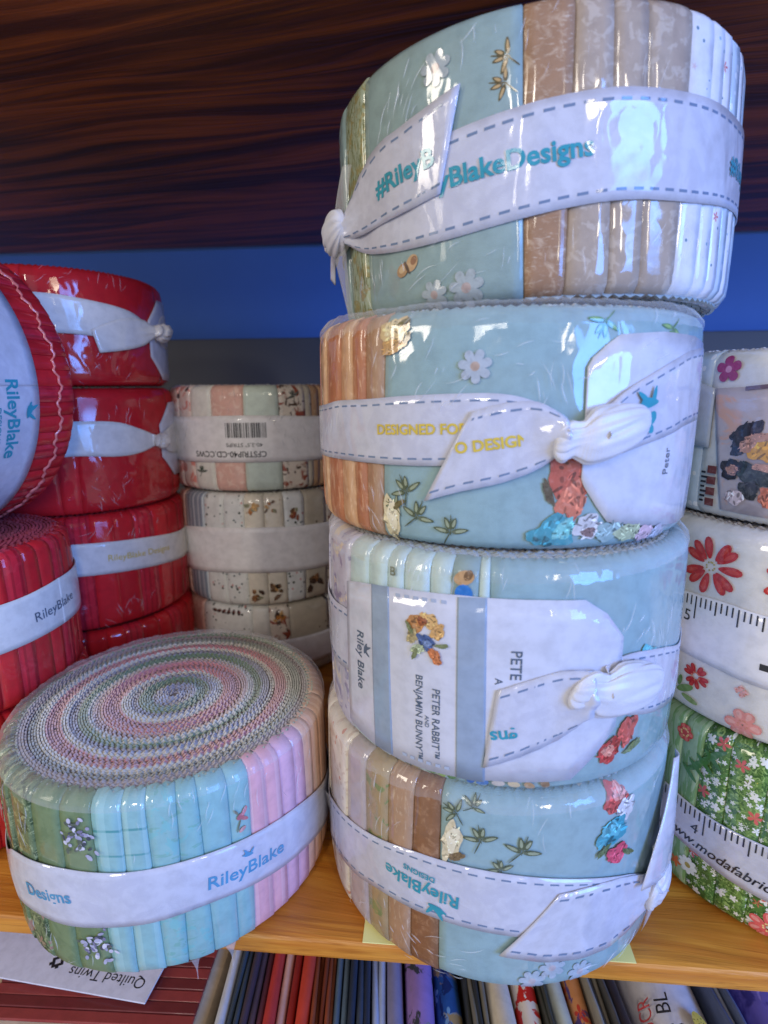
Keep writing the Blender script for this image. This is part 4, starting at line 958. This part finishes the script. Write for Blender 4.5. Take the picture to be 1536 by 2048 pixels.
# ------------------------------------------------------------------ folded fabrics standing on the shelf below
FG = 'folded fabrics standing on the lower shelf'
def folded(x0, x1, mats, label, ztop=-.05, lean=.0, y0=.085, y1=.34, skew=.0, n=2):
    root = bpy.data.objects.new('folded_fabric', None); sc.collection.objects.link(root)
    zb = -.1995; yc = (y0 + y1) / 2
    root.location = ((x0 + x1) / 2, yc, zb); root.empty_display_size = .02
    root.rotation_euler = (0, 0, skew)
    tag(root, label, 'fabric', FG)
    w_ = (x1 - x0) / n
    for i in range(n):
        xc = -(x1 - x0) / 2 + w_ * (i + .5); hw = w_ * .47
        h = ztop - zb - random.uniform(0, .004)
        prof = [(-hw, 0), (-hw, h - hw * 1.1)] + [(hw * math.cos(math.pi - a * math.pi / 6), h - hw * 1.1 + hw * 1.1 * math.sin(a * math.pi / 6)) for a in range(1, 6)] + [(hw, h - hw * 1.1), (hw, 0)]
        V, Fc, Q = [], [], []
        ny = 14; m = len(prof)
        for j in range(ny + 1):
            y = -(y1 - y0) / 2 + (y1 - y0) * j / ny; wz = .0012 * math.sin(j * 1.1 + i * 2 + x0 * 300)
            for (x, z) in prof:
                V.append((xc + x + wz * .25 * (z / h), y, z + (wz if z > 0 else 0))); Q.append((y * 1000, (z + x) * 1000))
        for j in range(ny):
            for k in range(m - 1): p = j * m + k; Fc.append((p, p + 1, p + m + 1, p + m))
        Fc.append(tuple(range(m - 1, -1, -1))); Fc.append(tuple(range(ny * m, ny * m + m)))
        link('fold', V, Fc, mats[i % len(mats)], root, Q)
    return root
def fm(name, c, layers=()): return cloth('shelf_' + name, srgb(*c), layers, film=.25, coat_rough=.25)
k = .000196
X_ = lambda x: (x - 768) * k
SK = .10
rows = [
 (446, 470, [fm('sleeve', (206, 212, 226))], 'pale sleeve edge beside the striped bundle', 1),
 (470, 492, [fm('slate', (62, 74, 86))], 'dark slate folded fabric', 2),
 (492, 520, [fm('aubergine', (74, 62, 72)), fm('aub2', (96, 80, 88))], 'aubergine grey folded fabric', 2),
 (520, 534, [fm('plum', (112, 66, 88))], 'thin plum folded fabric', 1),
 (534, 558, [fm('scarlet', (198, 66, 62))], 'scarlet folded fabric beside the plum one', 1),
 (558, 578, [fm('blushp', (222, 176, 170))], 'pale pink folded fabric between two red ones', 1),
 (578, 594, [fm('darkred', (150, 40, 36))], 'dark red folded fabric next to the pale pink one', 1),
 (594, 622, [fm('tomato', (208, 72, 54))], 'tomato red folded fabric beside the russet layers', 1),
 (622, 666, [fm('russet', (150, 74, 46)), fm('russet2', (170, 100, 70)), fm('russet3', (122, 56, 34))], 'russet brown folded fabric in thin layers', 5),
 (666, 692, [fm('steel', (92, 112, 134))], 'steel blue folded fabric', 2),
 (692, 736, [fm('navy', (46, 56, 74)), fm('navy2', (66, 76, 92))], 'navy folded fabric in layers', 3),
 (736, 766, [fm('icy', (178, 192, 226))], 'icy pale blue folded fabric', 2),
 (766, 800, [fm('lavender', (140, 138, 176))], 'plain lavender folded fabric', 1),
 (800, 858, [fm('purplefl', (150, 120, 184), [('petals', srgb(222, 220, 226), dict(s=.06, r=.36)), ('blotch', srgb(60, 62, 70), dict(s=.09, lo=.58, hi=.62)), ('blotch', srgb(112, 132, 96), dict(s=.1, seed=9, lo=.6, hi=.64))])], 'purple folded fabric with white flowers', 1),
 (858, 914, [fm('bluefl', (40, 92, 168), [('petals', srgb(120, 170, 220), dict(s=.1, r=.4)), ('blotch', srgb(170, 150, 110), dict(s=.08, lo=.58, hi=.63)), ('blotch', srgb(24, 50, 110), dict(s=.12, seed=5, lo=.55, hi=.6))])], 'royal blue floral folded fabric', 1),
 (914, 956, [fm('black', (52, 56, 58)), fm('grey', (120, 116, 104))], 'black and grey folded fabric in thin layers', 4),
 (956, 1010, [fm('creamp', (222, 212, 194))], 'plain cream folded fabric', 1),
 (1010, 1060, [fm('poppyred', (206, 40, 30), [('blotch', srgb(226, 214, 200), dict(s=.05, lo=.5, hi=.52))])], 'bright red and cream print folded fabric', 1),
 (1060, 1076, [fm('darkline', (66, 70, 66))], 'thin dark folded fabric between two cream prints', 2),
 (1076, 1116, [fm('mintcream', (206, 214, 200))], 'mint cream folded fabric', 1),
 (1116, 1152, [fm('orangefl', (206, 140, 90), [('petals', srgb(196, 66, 50), dict(s=.1, r=.4)), ('blotch', srgb(84, 64, 120), dict(s=.12, lo=.56, hi=.6)), ('petals', srgb(232, 190, 80), dict(s=.09, r=.3, seed=3))])], 'orange floral folded fabric', 1),
 (1152, 1192, [fm('stone', (150, 146, 136)), fm('stone2', (84, 82, 80))], 'stone grey folded fabric in thin layers', 4),
 (1192, 1224, [fm('umber', (58, 50, 50))], 'umber dark folded fabric', 1),
 (1224, 1392, [fm('lettered', (214, 212, 220))], 'white folded fabric printed with letters and yellow strawberry', 1),
 (1392, 1424, [fm('denim', (84, 96, 130)), fm('denim2', (140, 150, 176))], 'denim blue folded fabric in thin layers', 3),
 (1424, 1600, [fm('violet', (104, 96, 190), [('blotch', srgb(60, 56, 140), dict(s=.05)), ('blotch', srgb(150, 140, 220), dict(s=.06, seed=3, lo=.56, hi=.64))])], 'violet blue mottled folded fabric', 1)]
FO = {}
for x0, x1, ms, lb, n in rows:
    FO[x0] = folded(X_(x0) + .0001, X_(x1) - .0001, ms, lb, skew=-SK * 0, n=n)
# print on the lettered fabric
zt_ = .1495 + .0003
def flatmap(obj_w):
    def f(x, y, d=0):
        hw = obj_w / 2 * 1000 * .94
        q = max(-1, min(1, x / hw)); h = hw * 1.1 * (math.sqrt(max(0, 1 - q * q)) - 1)
        return Vector((x * MM, y * MM, (149.5 - 1.0 + d + h + 1.2) * MM))
    return f
lf = FO[1224]; wl = X_(1392) - X_(1224)
def lmap(x0, y0, rot):
    g = flatmap(wl); c, s_ = math.cos(rot * D2R), math.sin(rot * D2R)
    return lambda x, y, d=0: g(x0 + c * x - s_ * y, y0 + s_ * x + c * y, d)
YC = (.085 + .34) / 2 * 1000
for body, x, y, sz, m in (('BL', -4.5, 160 - YC, 7, INK), ('S', -2.5, 151.5 - YC, 7, INK), ('SUCR', -11, 157 - YC, 5.5, ink(196, 70, 76))):
    text_mesh(body, lmap(x, y, 80), sz, m, lf, .0)
it = [ell(0, 0, 5.6, 4.0, 100, ink(220, 196, 84), -.15), ell(2.4, -1.6, 3.0, 2.6, 100, ink(196, 140, 84), 0)] + [ell(3 * math.sin(i * 2.4) * (.3 + .08 * i), 4 * math.cos(i * 2.4) * (.3 + .06 * i), .35, .25, 0, ink(120, 100, 40)) for i in range(12)]
shapes('printed_strawberry', lmap(6.5, 153 - YC, 0), it, lf, .8)
# striped fabric bundle and shop card
fb = bpy.data.objects.new('fabric_bundle', None); sc.collection.objects.link(fb)
fb.location = (-.115, .19, -.1995); fb.rotation_euler = (0, 0, -.05)
tag(fb, 'cream fabric bundle with red striped panel, lying below the spiral topped roll', 'fabric bundle')
CRM = fm('bundle_cream', (206, 186, 158), [('blotch', srgb(186, 164, 136), dict(s=.03, a=.6))])
def slab(name, x0, x1, y0, y1, z0, z1, mat, parent, bev):
    bm = bmesh.new(); bmesh.ops.create_cube(bm, size=1)
    for v in bm.verts: v.co = Vector(((x0 + x1) / 2 + v.co.x * (x1 - x0), (y0 + y1) / 2 + v.co.y * (y1 - y0), (z0 + z1) / 2 + v.co.z * (z1 - z0)))
    bmesh.ops.bevel(bm, geom=bm.edges[:], offset=bev, segments=3, affect='EDGES', profile=.5)
    me = bpy.data.meshes.new(name); bm.to_mesh(me); bm.free(); me.materials.append(mat)
    ul = me.uv_layers.new(name='UVMap')
    for lp in me.loops: c = me.vertices[lp.vertex_index].co; ul.data[lp.index].uv = (c.x * 1000, c.y * 1000 + c.z * 700)
    o = bpy.data.objects.new(name, me); sc.collection.objects.link(o); o.parent = parent
    return o
for i in range(6): slab('fold', -.11, .050, -.12, .12, i * .0245, i * .0245 + .024, CRM, fb, .008)
RS1, RS2 = fm('stripe_red', (150, 60, 54)), fm('stripe_dark', (112, 40, 38))
for i in range(10):
    y = -.034 + i * .0042
    slab('red_stripe', -.034, .046, y, y + .0040, .1466, .1478 + .0002 * (i % 2), (RS1, RS2)[i % 2], fb, .0004)
# shop card
cdm = bpy.data.objects.new('shop_card', None); sc.collection.objects.link(cdm)
cdm.location = (-.128, .1745, -.0500); cdm.rotation_euler = (0, 0, -.16)
tag(cdm, 'white shop card with rounded corners and small star mark, printed upside down', 'card')
slab('card_sheet', -.05, .040, -.008, .030, 0, .0006, fm('card', (222, 222, 230)), cdm, .00025)
fl = lambda x0, y0, rot: (lambda x, y, d=0: Vector(((x0 + math.cos(rot) * x - math.sin(rot) * y) * MM, (y0 + math.sin(rot) * x + math.cos(rot) * y) * MM, .00065 + d * .0001)))
text_mesh('Quilted Twins', fl(20, -1.5, math.pi), 5.6, INK, cdm, .0)
shapes('star_mark', fl(-3, 1.0, .5), [rect(-3, -3, -1.4, 3, INK), rect(1.4, -3, 3, 3, INK), rect(-1.4, 1.4, 1.4, 3, INK), rect(-1.4, -3, 1.4, -1.4, INK), rect(-4.4, -1, -3, .8, INK), rect(3, -.8, 4.4, 1, INK), rect(-.8, 3, 1, 4.2, INK), rect(-1, -4.2, .8, -3, INK)], cdm, .7)
